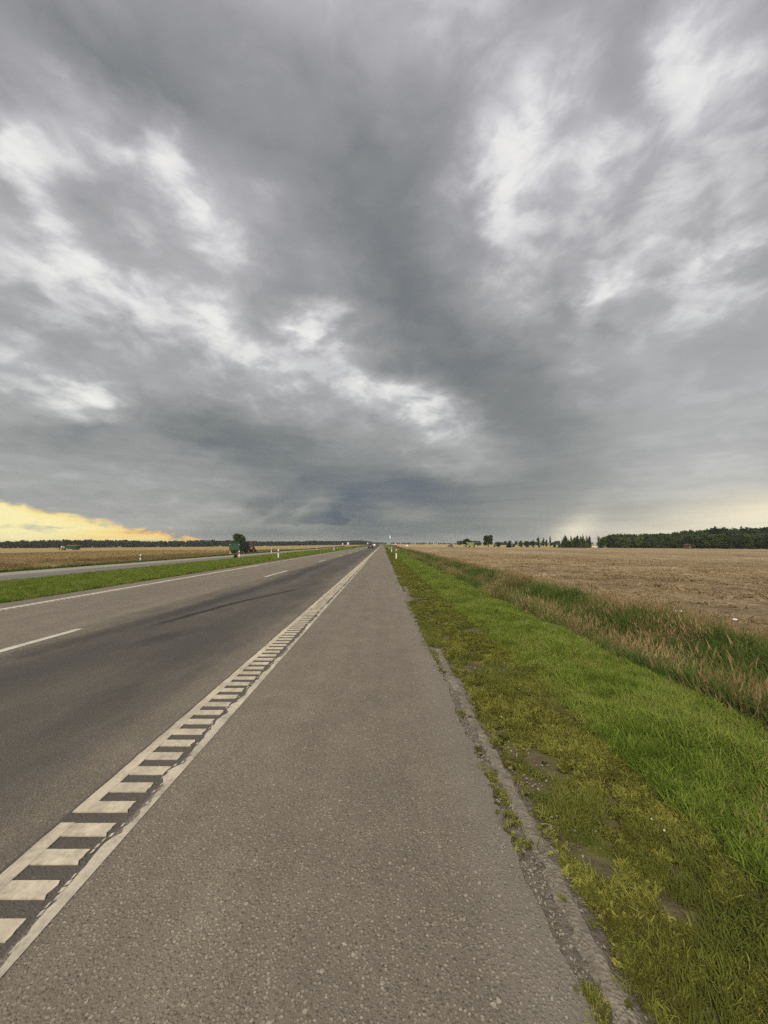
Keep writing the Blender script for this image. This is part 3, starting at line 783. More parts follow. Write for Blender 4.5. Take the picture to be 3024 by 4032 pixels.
def scatter(name, proto, P, scale, tilt=0.15, seed=1, **kw):
    """a mass of plants too many to count: points carrying small instanced tufts"""
    c, k = PROTO[proto]; r = np.random.default_rng(seed); n = len(P)
    me = bpy.data.meshes.new(name); me.vertices.add(n); me.vertices.foreach_set('co', np.asarray(P, dtype=np.float32).ravel())
    def att(nm, typ, dom, arr, key):
        a = me.attributes.new(nm, typ, dom); a.data.foreach_set(key, arr.ravel())
    rot = np.stack([r.normal(0, tilt, n), r.normal(0, tilt, n), r.uniform(0, 2 * math.pi, n)], -1).astype(np.float32)
    sc3 = np.repeat(np.asarray(scale, dtype=np.float32)[:, None], 3, 1)
    att('rot', 'FLOAT_VECTOR', 'POINT', rot, 'vector'); att('siz', 'FLOAT_VECTOR', 'POINT', sc3, 'vector')
    att('pid', 'INT', 'POINT', r.integers(0, k, n).astype(np.int32), 'value')
    o = link(name, me, None, None, kind='stuff', **kw)
    ng = bpy.data.node_groups.new(name + '_scatter', 'GeometryNodeTree')
    ng.interface.new_socket('Geometry', in_out='INPUT', socket_type='NodeSocketGeometry')
    ng.interface.new_socket('Geometry', in_out='OUTPUT', socket_type='NodeSocketGeometry')
    N = ng.nodes.new; gi = N('NodeGroupInput'); go = N('NodeGroupOutput'); iop = N('GeometryNodeInstanceOnPoints'); ci = N('GeometryNodeCollectionInfo')
    ci.inputs['Collection'].default_value = c; ci.inputs['Separate Children'].default_value = True; ci.inputs['Reset Children'].default_value = True
    iop.inputs['Pick Instance'].default_value = True
    def na(nm, typ):
        q = N('GeometryNodeInputNamedAttribute'); q.data_type = typ; q.inputs['Name'].default_value = nm; return q.outputs['Attribute']
    lk = ng.links.new
    lk(gi.outputs[0], iop.inputs['Points']); lk(ci.outputs[0], iop.inputs['Instance']); lk(na('pid', 'INT'), iop.inputs['Instance Index'])
    e2r = N('FunctionNodeEulerToRotation'); lk(na('rot', 'FLOAT_VECTOR'), e2r.inputs[0]); lk(e2r.outputs[0], iop.inputs['Rotation'])
    lk(na('siz', 'FLOAT_VECTOR'), iop.inputs['Scale']); lk(iop.outputs[0], go.inputs[0])
    md = o.modifiers.new('scatter', 'NODES'); md.node_group = ng
    return o

def spread(x0, x1, y0, y1, n, r, yp=1.0):
    """random points, denser towards the camera when yp > 1"""
    x = r.uniform(x0, x1, n); y = y0 + (y1 - y0) * r.random(n) ** yp
    return x, y
def fbm(x, y, s, seed):
    """cheap smooth noise 0..1 for clumping"""
    r = np.random.default_rng(seed); out = np.zeros_like(x); a = 1.0; tot = 0
    for o in range(4):
        ph = r.uniform(0, 6.28, 6); k = r.uniform(0.6, 1.4, (3, 2)) * s * 2 ** o * r.choice([-1, 1], (3, 2))
        for j in range(3): out += a * np.sin(k[j, 0] * x + k[j, 1] * y + ph[j]) / 3
        tot += a; a *= 0.6
    return 0.5 + 0.5 * out / tot * 1.6

proto_collection('verge_tuft', [tuft_mesh('grass_tuft', 26, 0.10, 0.045, 0.0042, 0.8, i, 'blade_bright') for i in range(6)])
proto_collection('mid_tuft', [tuft_mesh('grass_tuft', 22, 0.07, 0.05, 0.0042, 0.9, 20 + i, 'blade_mid') for i in range(5)])
proto_collection('ditch_tuft', [tuft_mesh('reed_tuft', 26, 0.50, 0.12, 0.009, 0.7, 40 + i, 'blade_ditch') for i in range(5)])
proto_collection('straw_tuft', [tuft_mesh('straw_tuft', 20, 0.55, 0.12, 0.005, 0.75, 60 + i, 'blade_straw', True) for i in range(5)])
proto_collection('red_tuft', [tuft_mesh('dry_tuft', 20, 0.42, 0.12, 0.005, 0.65, 80 + i, 'blade_red', True) for i in range(5)])
proto_collection('weed', [rosette_mesh('weed_plant', 16, 0.020, 0.011, 100 + i, 'weed_leaf', 0.9) for i in range(5)] +
                 [tuft_mesh('weed_tuft', 14, 0.045, 0.03, 0.0035, 1.0, 110 + i, 'weed_leaf') for i in range(4)])
proto_collection('stubble', [tuft_mesh('stubble_tuft', 14, 0.13, 0.10, 0.007, 0.4, 120 + i, 'stubble_straw') for i in range(4)])

rg = np.random.default_rng(21)
# low weeds on the bare strip beside the kerb
x, y = spread(0.88, 2.05, 0.3, 46, 120000, rg, 2.2)
w = fbm(x, y, 3.2, 3) + 0.5 * (fbm(x, y, 11.0, 4) - 0.5)
keep = (w > 0.35 + 0.16 * np.exp(-((x - 0.95) / 0.16) ** 2)) & (rg.random(len(x)) < 0.9)
x, y = x[keep], y[keep]
scatter('verge_weeds', 'weed', np.stack([x, y, tz(x) + 0.002], -1), rg.uniform(0.6, 1.25, len(x)) * (1 + y / 45), 0.25, 2,
        label='low olive weeds and moss on the bare strip beside the kerb', cat='weeds')
# short patchy grass mixed in
x, y = spread(0.90, 2.3, 0.3, 130, 34000, rg, 2.2)
keep = fbm(x, y, 2.4, 8) + 0.22 * (x - 1.5) > 0.52
x, y = x[keep], y[keep]
scatter('short_verge_grass', 'mid_tuft', np.stack([x, y, tz(x)], -1), rg.uniform(0.5, 1.1, len(x)) * (1 + y / 60), 0.2, 3,
        label='short patchy dull green grass between the weeds of the verge', cat='grass')
# bright mown grass band
x, y = spread(1.70, 3.5, 0.5, 300, 90000, rg, 2.6)
edge = 1.84 + 0.70 * (fbm(x, y, 0.9, 12) - 0.5) + 0.35 * (fbm(x, y, 4.0, 13) - 0.5) - np.clip(y / 60, 0, 0.5)
keep = (x + rg.normal(0, 0.14, len(x)) > edge) & (fbm(x, y, 2.6, 14) + 0.4 * rg.random(len(x)) > 0.30)
x, y = x[keep], y[keep]
scatter('verge_grass', 'verge_tuft', np.stack([x, y, tz(x)], -1), rg.uniform(0.7, 1.3, len(x)) * (0.62 + 0.80 * fbm(x, y, 1.8, 16)) * (1 + y / 70), 0.24, 4,
        label='lush bright green grass band along the right verge', cat='grass')
# thin flowering stems and dry blades standing in it
proto_collection('stem', [tuft_mesh('grass_stem', 5, 0.24, 0.05, 0.0028, 0.5, 130 + i, 'blade_straw', True) for i in range(4)])
x, y = spread(1.8, 3.6, 1.0, 60, 1100, rg, 1.7)
keep = fbm(x, y, 1.2, 41) > 0.45
x, y = x[keep], y[keep]
scatter('grass_stems', 'stem', np.stack([x, y, tz(x)], -1), rg.uniform(0.4, 0.95, len(x)), 0.35, 19,
        label='thin straw coloured stems standing in the bright verge grass', cat='grass')
# tall growth in the ditch
x, y = spread(3.3, 6.1, 1.0, 320, 26000, rg, 2.3)
keep = fbm(x, y, 0.9, 15) > 0.26 - 0.12 * (x > 4.8)
xa, ya = x[keep], y[keep]
scatter('ditch_grass', 'ditch_tuft', np.stack([xa, ya, tz(xa)], -1), rg.uniform(0.45, 1.2, len(xa)) * (0.7 + 0.6 * fbm(xa, ya, 0.6, 43)) * (1 + ya / 260), 0.35, 5,
        label='tall rank green grass and reeds filling the ditch', cat='grass')
x, y = spread(3.25, 6.6, 1.0, 320, 15000, rg, 2.3)
keep = fbm(x, y, 0.7, 17) + 0.25 * np.exp(-((x - 3.8) / 0.5) ** 2) > 0.60
x, y = x[keep], y[keep]
scatter('ditch_straw', 'straw_tuft', np.stack([x, y, tz(x)], -1), rg.uniform(0.5, 1.1, len(x)) * (1 + y / 260), 0.28, 6,
        label='dry straw coloured grass drooping among the ditch growth', cat='grass')
x, y = spread(5.5, 7.3, 1.0, 330, 14000, rg, 2.2)
keep = (fbm(x, y, 0.5, 19) > 0.42) & (rg.random(len(x)) < np.exp(-((x - 6.15) / 0.55) ** 2))
x, y = x[keep], y[keep]
scatter('field_edge_grass', 'red_tuft', np.stack([x, y, tz(x)], -1), rg.uniform(0.35, 0.85, len(x)) * (1 + y / 260), 0.25, 7,
        label='reddish dry grass fringe between the ditch and the brown field', cat='grass')
# median
x, y = spread(-18.1, -9.62, 4.0, 330, 110000, rg, 1.9)
keep = rg.random(len(x)) < 0.95
x, y = x[keep], y[keep]
scatter('median_grass', 'verge_tuft', np.stack([x, y, tz(x)], -1), rg.uniform(0.7, 1.3, len(x)) * (1.2 + y / 60), 0.2, 8,
        label='mown green grass strip between the road and the side road', cat='grass')
# bank beyond the side road
x, y = spread(-29.5, -25.2, 8.0, 260, 24000, rg, 1.7)
scatter('bank_grass', 'ditch_tuft', np.stack([x, y, tz(x)], -1), rg.uniform(0.25, 0.6, len(x)) * (1 + y / 150), 0.2, 9,
        label='rough grass on the bank beyond the side road', cat='grass')
x, y = spread(-44.0, -28.0, 15.0, 150, 22000, rg, 1.6)
keep = fbm(x, y, 0.12, 23) > 0.45
x, y = x[keep], y[keep]
scatter('field_weeds', 'red_tuft', np.stack([x, y, tz(x)], -1), rg.uniform(0.5, 1.1, len(x)), 0.2, 10,
        label='brown dry weeds along the near edge of the stubble field', cat='weeds')
# stubble and clods on the fields
x, y = spread(6.6, 60.0, 2.0, 80, 34000, rg, 1.3)
x = 6.6 + (x - 6.6) ** 1.0 * rg.random(len(x)) ** 0.6
keep = fbm(x, y, 0.6, 29) > 0.40
x, y = x[keep], y[keep]
scatter('field_stubble', 'stubble', np.stack([x, y, tz(x) - 0.02], -1), rg.uniform(0.35, 0.9, len(x)), 0.7, 11,
        label='broken straw stubble strewn over the brown field', cat='stubble')
x, y = spread(-110.0, -29.0, 20.0, 160, 40000, rg, 1.4)
scatter('standing_stubble', 'stubble', np.stack([x, y, tz(x)], -1), rg.uniform(0.9, 1.9, len(x)), 0.15, 12,
        label='golden standing stubble on the field left of the side road', cat='stubble')
def clod_mesh(seed):
    r = np.random.default_rng(seed); bm = bmesh.new(); bmesh.ops.create_icosphere(bm, subdivisions=1, radius=0.05)
    for v in bm.verts: v.co *= r.uniform(0.65, 1.3); v.co.z *= 0.6
    me = bpy.data.meshes.new('clod'); bm.to_mesh(me); bm.free(); me.materials.append(MATS['field_right']); return me
proto_collection('clod', [clod_mesh(i) for i in range(5)])
x, y = spread(6.4, 40.0, 2.0, 60, 42000, rg, 1.5)
x = 6.4 + (x - 6.4) * rg.random(len(x)) ** 0.8
scatter('soil_clods', 'clod', np.stack([x, y, tz(x) - 0.005], -1), rg.lognormal(-0.35, 0.5, len(x)), 0.6, 13,
        label='loose earth clods over the near part of the brown field', cat='soil')
# grass and weeds growing out of the kerb joints
x = np.concatenate([rg.normal(0.70, 0.022, 1500), rg.normal(0.87, 0.025, 1700)]); y = 0.4 + 26 * rg.random(3200) ** 1.7
keep = fbm(x * 0.2, y, 2.2, 31) > np.where(x < 0.76, 0.46, 0.30)
x, y = x[keep], y[keep]
scatter('kerb_weeds', 'weed', np.stack([x, y, np.full(len(x), -0.008)], -1), rg.uniform(0.5, 1.1, len(x)), 0.2, 14,
        label='small weeds growing in the cracks along the kerb', cat='weeds')
# overgrown kerb further on
x = rg.normal(0.78, 0.07, 5200); y = 5.0 + 75 * rg.random(5200) ** 1.4
keep = fbm(x * 0.1, y, 0.9, 33) > 0.42
x, y = x[keep], y[keep]
scatter('kerb_grass', 'mid_tuft', np.stack([x, y, np.full(len(x), -0.01)], -1), rg.uniform(0.5, 1.0, len(x)) * (1 + y / 60), 0.2, 15,
        label='grass creeping over the shoulder edge further along the road', cat='grass')
# clover heads
def flower_mesh(seed):
    r = np.random.default_rng(seed); bm = bmesh.new(); bmesh.ops.create_icosphere(bm, subdivisions=1, radius=0.0048)
    for v in bm.verts: v.co *= r.uniform(0.8, 1.2); v.co.z += 0.055
    me = bpy.data.meshes.new('flower_head'); bm.to_mesh(me); bm.free(); me.materials.append(MATS['petal']); return me
proto_collection('flower', [flower_mesh(i) for i in range(3)])
x, y = spread(0.95, 2.9, 0.8, 18, 130, rg, 1.4)
keep = fbm(x, y, 0.9, 37) > 0.45
x, y = x[keep], y[keep]
scatter('clover_flowers', 'flower', np.stack([x, y, tz(x)], -1), rg.uniform(0.6, 1.2, len(x)), 0.3, 16,
        label='scattered white clover heads in the verge', cat='flowers')

# ------------------------------------------------------------------ trees
leaf_mat('crown_green', [(0.027, 0.043, 0.018), (0.053, 0.077, 0.027), (0.083, 0.112, 0.043)], 0.25, 0.35, 0.4)
leaf_mat('crown_dark', [(0.022, 0.035, 0.018), (0.039, 0.059, 0.027), (0.063, 0.087, 0.038)], 0.25, 0.2, 0.4)
leaf_mat('crown_young', [(0.035, 0.057, 0.022), (0.065, 0.103, 0.038), (0.100, 0.146, 0.054)], 0.25, 0.4, 0.5)
plain('bark', (0.075, 0.06, 0.045), 0.95, 0.1, 0.3, 3.0)

def crown_mesh(name, lobes, n, leaf, seed, mat):
    """leaf-clump quads spread through a set of ellipsoids; lobes: (x,y,z,rx,ry,rz)"""
    r = np.random.default_rng(seed); lobes = np.array(lobes, float)
    vol = lobes[:, 3] * lobes[:, 4] * lobes[:, 5]; pick = r.choice(len(lobes), n, p=vol / vol.sum()); Lb = lobes[pick]
    d = r.normal(0, 1, (n, 3)); d /= np.linalg.norm(d, axis=1)[:, None]
    rad = r.random(n) ** 0.45 * r.uniform(0.85, 1.08, n)
    P = Lb[:, :3] + d * rad[:, None] * Lb[:, 3:]
    u = r.normal(0, 1, (n, 3)) + np.array([0, 0, 0.2]); u /= np.linalg.norm(u, axis=1)[:, None]
    v = np.cross(u, r.normal(0, 1, (n, 3))); v /= np.linalg.norm(v, axis=1)[:, None]
    s = (leaf * r.uniform(0.5, 1.3, n))[:, None]
    V = np.stack([P - u * s, P + v * s * 0.6, P + u * s, P - v * s * 0.6], 1).reshape(-1, 3)
    me = np_mesh(name, V, np.arange(4 * n), np.full(n, 4)); me.materials.append(MATS[mat]); return me

def trunk_mesh(name, h, r0, limbs, seed):
    r = random.Random(seed); b = MB()
    p = Vector((0, 0, -0.3)); k = 5
    for i in range(k):
        q = Vector((r.uniform(-.1, .1) * h * .1, r.uniform(-.1, .1) * h * .1, h * (i + 1) / k))
        b.tube(p, q, r0 * (1 - i / k * 0.7), r0 * (1 - (i + 1) / k * 0.7), 7); p = q
    for i in range(limbs):
        z = h * r.uniform(0.4, 0.9); a = r.uniform(0, 6.28); l = h * r.uniform(0.25, 0.4)
        b.tube((0, 0, z), (math.cos(a) * l, math.sin(a) * l, z + l * 0.8), r0 * .35, r0 * .1, 5)
    me = b.mesh(name); me.materials.append(MATS['bark']); return me

def round_lobes(h, w, seed, k=11, base=0.25):
    r = np.random.default_rng(seed); out = [(0, 0, h * (base + 1) / 2 + .02 * h, w * .36, w * .36, h * (1 - base) * .40)]
    for i in range(k):
        a = r.uniform(0, 6.28); z = r.uniform(base + .12, 0.88); rr_ = w * .30 * math.sqrt(max(0.1, 1 - ((z - .55) / .5) ** 2))
        s = r.uniform(.15, .24)
        out.append((math.cos(a) * rr_, math.sin(a) * rr_, h * z, w * s, w * s, h * s * .75))
    return out
def cone_lobes(h, w, seed, k=9, base=0.03):
    r = np.random.default_rng(seed); out = []
    for i in range(k):
        z = base + (1 - base) * (i + .5) / k; rad = w * .5 * (1 - z) ** 0.75 * r.uniform(.8, 1.15) + .08
        out.append((r.normal(0, .08 * w), r.normal(0, .08 * w), h * z, rad, rad, h / k * .75))
    out.append((0, 0, h * .98, w * .04, w * .04, h * .06))
    return out
def column_lobes(h, w, seed, k=8, base=0.12):
    r = np.random.default_rng(seed); out = []
    for i in range(k):
        z = base + (1 - base) * (i + .5) / k; rad = w * .5 * (math.sin(math.pi * (0.15 + 0.8 * z)) ** .7) * r.uniform(.7, 1.2)
        out.append((r.normal(0, .1 * w), r.normal(0, .1 * w), h * z, rad, rad, h / k * .8))
    return out

def make_tree(name, crown, trunk, loc, rz, sc_, **kw):
    o = empty(name, loc, rz, **kw); o.scale = (sc_[0], sc_[0], sc_[1]) if isinstance(sc_, tuple) else (sc_,) * 3
    link('crown', crown, o); link('trunk', trunk, o); return o

# photo column (px of 3024) and ground distance -> place on the terrain
F_PX, VX, HY = 1512.0, 1507.0, 2141.5
def at(px, Y):
    X = (px - VX) / F_PX * Y
    return (X, Y, gz(X))

round_a = crown_mesh('crown', round_lobes(9, 8.5, 1), 5200, 0.30, 1, 'crown_green')
round_b = crown_mesh('crown', round_lobes(9, 7.5, 2, 12, .2), 5200, 0.30, 2, 'crown_green')
round_t = trunk_mesh('trunk', 5.0, 0.32, 5, 3)
col_m = [crown_mesh('crown', column_lobes(8, 1.9, 5 + i, 8, (0.14, 0.05, 0.2)[i]), 1400, 0.22, 5 + i, 'crown_young') for i in range(3)]
col_t = trunk_mesh('trunk', 6.0, 0.10, 3, 8)
bush_m = [crown_mesh('crown', round_lobes(4, 4.2, 30 + i, 8, 0.02), 1800, 0.22, 30 + i, 'crown_young') for i in range(3)]
bush_t = trunk_mesh('trunk', 2.0, 0.10, 4, 9)
con_m = [crown_mesh('crown', cone_lobes(9, 4.6, 40 + i), 2600, 0.30, 40 + i, 'crown_young') for i in range(5)]
con_t = trunk_mesh('trunk', 7.5, 0.14, 0, 10)
wood_m = [crown_mesh('crown', round_lobes(9, 5.6, 50 + i, 12, 0.02), 3000, 0.30, 50 + i, 'crown_young') for i in range(4)] + [con_m[0], con_m[1]]

make_tree('broadleaf_tree', round_b, round_t, at(945, 215), 0.3, (1.05, 0.92), label='dark round tree rising behind the green farm trailer', cat='tree')
make_tree('broadleaf_tree', round_a, round_t, at(1839, 250), 1.3, (0.68, 0.62), label='smaller of the two round trees beyond the brown field, behind the combine', cat='tree')
make_tree('broadleaf_tree', round_b, round_t, at(1922, 235), 2.1, (0.86, 0.82), label='larger of the two round trees beyond the brown field', cat='tree')

G = 'young trees scattered beyond the brown field'
for px, Y, kind, s, lab in (
        (1963, 215, 'b', (0.75, 0.85), 'round green bush just right of the larger round tree'),
        (1947, 235, 'b', (0.35, 0.45), 'tiny pale bush at the foot of the larger round tree'),
        (2003, 215, 'c', (0.75, 0.42), 'small cone shaped shrub between the round bush and the hedge clump'),
        (2022, 230, 'b', (0.55, 0.60), 'low bush between the cone shaped shrub and the hedge clump'),
        (2048, 222, 'b', (0.75, 0.85), 'left bush of the hedge clump left of the slim poplars'),
        (2070, 218, 'b', (0.90, 1.00), 'right and taller bush of the hedge clump left of the slim poplars'),
        (2098, 222, 'p', (0.80, 0.55), 'first slim young poplar from the left, shorter than the next'),
        (2119, 222, 'p', (0.95, 0.78), 'second slim young poplar from the left, broad and tall'),
        (2138, 222, 'p', (0.70, 0.72), 'third slim young poplar from the left'),
        (2150, 226, 'p', (0.72, 0.62), 'fourth slim young poplar from the left'),
        (2166, 225, 'p', (0.60, 0.86), 'thin tallest poplar standing right of the other poplars'),
        (2182, 222, 'b', (0.50, 0.50), 'low dark bush at the foot of the tallest poplar'),
        (2200, 226, 'c', (0.5, 0.40), 'small shrub where the row of young trees begins')):
    p = at(px, Y)
    if kind == 'b': make_tree('bush', bush_m[px % 3], bush_t, p, px, s, label=lab, cat='bush', group=G)
    if kind == 'c': make_tree('conifer_shrub', con_m[px % 5], con_t, p, px, s, label=lab, cat='shrub', group=G)
    if kind == 'p': make_tree('poplar_tree', col_m[px % 3], col_t, p, px, s, label=lab, cat='tree', group=G)
# hedge row towards the wood
ri = random.Random(4)
px = 2212.0
while px < 2385:
    Y = 232 + (px - 2212) * 0.16 + ri.uniform(-5, 5)
    if not (2326 < px < 2352):
        if ri.random() < 0.6:
            make_tree('conifer_tree', con_m[ri.randrange(5)], con_t, at(px, Y), ri.uniform(0, 6), (ri.uniform(.6, .85), ri.uniform(.55, .95)),
                      label='young tree in the row between the poplars and the wood', cat='tree', group='row of young trees before the wood')
        else:
            make_tree('poplar_tree', col_m[ri.randrange(3)], col_t, at(px, Y), ri.uniform(0, 6), (ri.uniform(.9, 1.3), ri.uniform(.7, 1.1)),
                      label='young tree in the row between the poplars and the wood', cat='tree', group='row of young trees before the wood')
    px += ri.uniform(5, 9)
# front rank of the wood on the right, tree by tree
def wood_Y(px): return 262 - (px - 2390) * 0.085
px = 2388.0
while px < 3200:
    Y = wood_Y(px) + ri.uniform(-3, 4)
    make_tree('woodland_tree', wood_m[ri.randrange(5)], con_t, at(px, Y), ri.uniform(0, 6), (ri.uniform(.95, 1.3), ri.uniform(.82, 1.06)),
              label='dense young green tree in the front rank of the right hand wood', cat='tree', group='front rank of the right hand wood')
    px += ri.uniform(7, 12)

# woods behind: masses nobody could count
proto_collection('wood_tree', [crown_mesh('wood_tree', round_lobes(12, 8, 70 + i, 12, .12), 1700, 0.50, 70 + i, 'crown_dark') for i in range(5)] +
                 [crown_mesh('wood_tree', cone_lobes(11.5, 5.8, 80 + i, 9, .05), 1200, 0.5, 80 + i, 'crown_dark') for i in range(2)])
def belt(name, pts, n, depth, smin, smax, seed, hfun=None, **kw):
    r = np.random.default_rng(seed); pts = np.array(pts, float)
    seg = np.linalg.norm(np.diff(pts, axis=0), axis=1); cum = np.concatenate([[0], np.cumsum(seg)])
    s = r.uniform(0, cum[-1], n); x = np.interp(s, cum, pts[:, 0]); y = np.interp(s, cum, pts[:, 1])
    dd = depth * r.random(n) ** 1.5; L_ = np.hypot(x, y); x = x * (1 + dd / L_); y = y * (1 + dd / L_)
    sc_ = r.uniform(smin, smax, n) * (1 if hfun is None else hfun(s / cum[-1]))
    scatter(name, 'wood_tree', np.stack([x, y, tz(x) - 0.3], -1), sc_, 0.03, seed, **kw)
belt('right_woodland', [at(2405, 268)[:2], at(2640, 262)[:2], at(2800, 245)[:2], at(3250, 215)[:2]], 460, 55, 0.88, 1.15, 51,
     lambda s: np.interp(s, [0, .15, .35, .6, 1], [0.78, 0.78, .84, 1.02, 1.05]), label='dark mixed wood rising behind the front trees on the right', cat='woodland')
belt('left_woodland', [(-640, 330), (-450, 450), (-395, 520), (-330, 650), (-210, 760), (-110, 900), (-34, 1150)], 1700, 70, 0.68, 0.98, 52,
     lambda s: 1 + 0.15 * np.sin(s * 23) * np.sin(s * 9), label='long dark wood along the horizon left of the road', cat='woodland')
belt('horizon_woodland', [(-40, 1500), (60, 1700), (400, 1900), (1200, 1700), (1900, 1400)], 900, 100, 0.55, 0.9, 53,
     label='thin far treeline on the horizon right of the road', cat='woodland')
belt('far_woodland', [(120, 620), (190, 640), (300, 650)], 90, 40, 0.5, 0.75, 54,
     label='low dark copse far behind the poplars', cat='woodland')

# grit and broken stone along the crumbling edge
def pebble_mesh(seed):
    r = np.random.default_rng(seed); bm = bmesh.new(); bmesh.ops.create_icosphere(bm, subdivisions=1, radius=0.008)
    for v in bm.verts: v.co *= r.uniform(0.6, 1.3); v.co.z *= 0.7
    me = bpy.data.meshes.new('pebble'); bm.to_mesh(me); bm.free(); me.materials.append(MATS['gravel_edge']); return me
proto_collection('pebble', [pebble_mesh(i) for i in range(5)])
x = np.concatenate([rg.normal(0.68, 0.05, 5200), rg.uniform(0.25, 0.64, 500), rg.normal(0.93, 0.10, 2600)]); y = 0.4 + 22 * rg.random(len(x)) ** 1.8
z = np.where(x < 0.62, 0.002, -0.012)
scatter('edge_grit', 'pebble', np.stack([x, y, z], -1), np.minimum(rg.lognormal(-0.65, 0.5, len(x)), 1.25), 1.0, 18,
        label='loose grit and broken stone along the edge of the shoulder', cat='grit')

# ------------------------------------------------------------------ object materials
plain('post_white', (0.74, 0.72, 0.64), 0.55, 0.4, 0.07, 9.0)
plain('post_black', (0.018, 0.018, 0.018), 0.6, 0.4, 0.1)
plain('reflector_grey', (0.30, 0.30, 0.29), 0.3, 0.6, 0.1)
plain('reflector_red', (0.42, 0.10, 0.045), 0.3, 0.6, 0.1)
plain('galvanised', (0.36, 0.37, 0.37), 0.5, 0.5, 0.12, 4.0, 0.6)
plain('sign_white', (0.74, 0.74, 0.72), 0.5, 0.4, 0.05)
plain('sign_red', (0.50, 0.045, 0.035), 0.5, 0.4, 0.08)
plain('sign_blue', (0.16, 0.28, 0.44), 0.5, 0.4, 0.08)
plain('sign_dark', (0.03, 0.03, 0.03), 0.5, 0.4, 0.08)
plain('rubber', (0.02, 0.02, 0.02), 0.9, 0.2, 0.2)
plain('rim', (0.30, 0.30, 0.31), 0.4, 0.5, 0.1, 6.0, 0.7)
plain('glass_dark', (0.03, 0.035, 0.04), 0.12, 0.6, 0.05)
plain('car_navy', (0.022, 0.020, 0.030), 0.32, 0.5, 0.08)
plain('car_black', (0.015, 0.016, 0.018), 0.32, 0.5, 0.08)
plain('car_white', (0.72, 0.72, 0.70), 0.35, 0.5, 0.05)
plain('car_silver', (0.42, 0.43, 0.44), 0.35, 0.5, 0.05)
plain('tail_red', (0.50, 0.025, 0.015), 0.3, 0.5, 0.05, emit=0.3)
plain('headlight_lit', (1.0, 0.93, 0.74), 0.3, 0.5, 0.0, emit=9.0)
plain('plate_white', (0.55, 0.56, 0.60), 0.5, 0.4, 0.03)
plain('farm_green', (0.022, 0.075, 0.030), 0.55, 0.4, 0.22, 1.5)
plain('farm_green_dark', (0.014, 0.042, 0.024), 0.55, 0.4, 0.22, 1.5)
plain('farm_pale_green', (0.155, 0.20, 0.085), 0.55, 0.4, 0.2, 1.5)
plain('farm_yellow', (0.60, 0.46, 0.05), 0.55, 0.4, 0.1)
plain('farm_red', (0.17, 0.022, 0.020), 0.5, 0.4, 0.25, 1.5)
plain('farm_dark', (0.05, 0.055, 0.05), 0.7, 0.3, 0.2)
plain('farm_white', (0.62, 0.66, 0.64), 0.5, 0.4, 0.08)
plain('rust_brown', (0.070, 0.050, 0.040), 0.85, 0.2, 0.25, 1.0)
plain('timber_grey', (0.16, 0.14, 0.12), 0.9, 0.2, 0.2)
plain('plastic_film', (0.70, 0.76, 0.78), 0.35, 0.5, 0.05)

# ------------------------------------------------------------------ marker posts
def marker_post(band='reflector_grey'):
    o = empty('marker_post')
    w, d = 0.12, 0.085
    def ring(z, k=1.0, sl=0.0):
        pts = []
        for a in range(12):
            t = 2 * math.pi * a / 12; c, s = math.cos(t), math.sin(t)
            px_ = math.copysign(abs(c) ** 0.6, c) * w / 2 * k; py_ = math.copysign(abs(s) ** 0.6, s) * d / 2 * k
            pts.append((px_, py_, z + sl * px_))
        return pts
    MB().loft([ring(-0.25), ring(0.0), ring(0.62)]).build('post_body', MATS['post_white'], o)
    MB().loft([ring(0.62, 1.004, 0.35), ring(0.80, 1.004, 0.35)]).build('black_band', MATS['post_black'], o)
    MB().loft([ring(0.801, 1.0, 0.35), ring(0.96, 1.0, 0.35), ring(1.0, 0.88, 0.45)]).build('post_cap', MATS['post_white'], o)
    for s in (-1, 1):
        MB().box((0.0, s * (d / 2 + 0.004), 0.712), (0.045, 0.006, 0.13), 0.002).build('reflector', MATS[band], o)
    return o
post_a = marker_post(); post_r = marker_post('reflector_red')
# widen the amber/red reflector so it reads as a band
for ch in post_r.children:
    if ch.name.startswith('reflector'): ch.scale = (2.35, 1.0, 1.15)
POSTS = [  # photo column, distance, which, label
    (1560, 38.5, 'r', 'nearest white marker post on the right verge, with a reddish band'),
    (1542, 67.0, 'a', 'second white marker post on the right verge, with a black band'),
    (1099, 39.0, 'a', 'tall near marker post at the edge of the road, left of the lanes'),
    (1316, 79.0, 'a', 'second marker post along the left road edge, beyond the tall near one'),
    (1411, 160.0, 'a', 'tiny third marker post along the left road edge'),
    (1431, 205.0, 'a', 'tiny farthest marker post along the left road edge'),
    (946, 48.5, 'a', 'marker post with a dark shrub at its foot, in front of the green trailer'),
    (1249, 101.0, 'a', 'marker post between the side road and the median, far beyond the tractor'),
    (561, 44.0, 'a', 'leftmost marker post, standing alone beyond the side road'),
    (1071, 82.0, 'a', 'marker post beyond the side road just right of the red tractor'),
    (1217, 135.0, 'a', 'small distant marker post beyond the side road, left of its neighbour'),
    (1292, 182.0, 'a', 'smallest distant marker post beyond the side road'),
]
_used = {'a': False, 'r': False}
for px, Y, k, lab in POSTS:
    src = post_a if k == 'a' else post_r
    o = src if not _used[k] else copy_tree(src); _used[k] = True
    o.location = at(px, Y); o.rotation_euler = (ri.uniform(-.02, .02), ri.uniform(-.025, .025), ri.uniform(-.1, .1))
    set_props(o, lab, 'marker post', 'white marker posts along the roads')
# dark shrub at the foot of one post
sh = make_tree('roadside_shrub', crown_mesh('crown', round_lobes(0.55, 0.65, 91, 6, 0.02), 700, 0.05, 91, 'crown_green'), trunk_mesh('trunk', 0.3, 0.02, 4, 92), at(932, 48.3), 0.4, 1.0,
               label='small dark shrub at the foot of a marker post', cat='shrub')

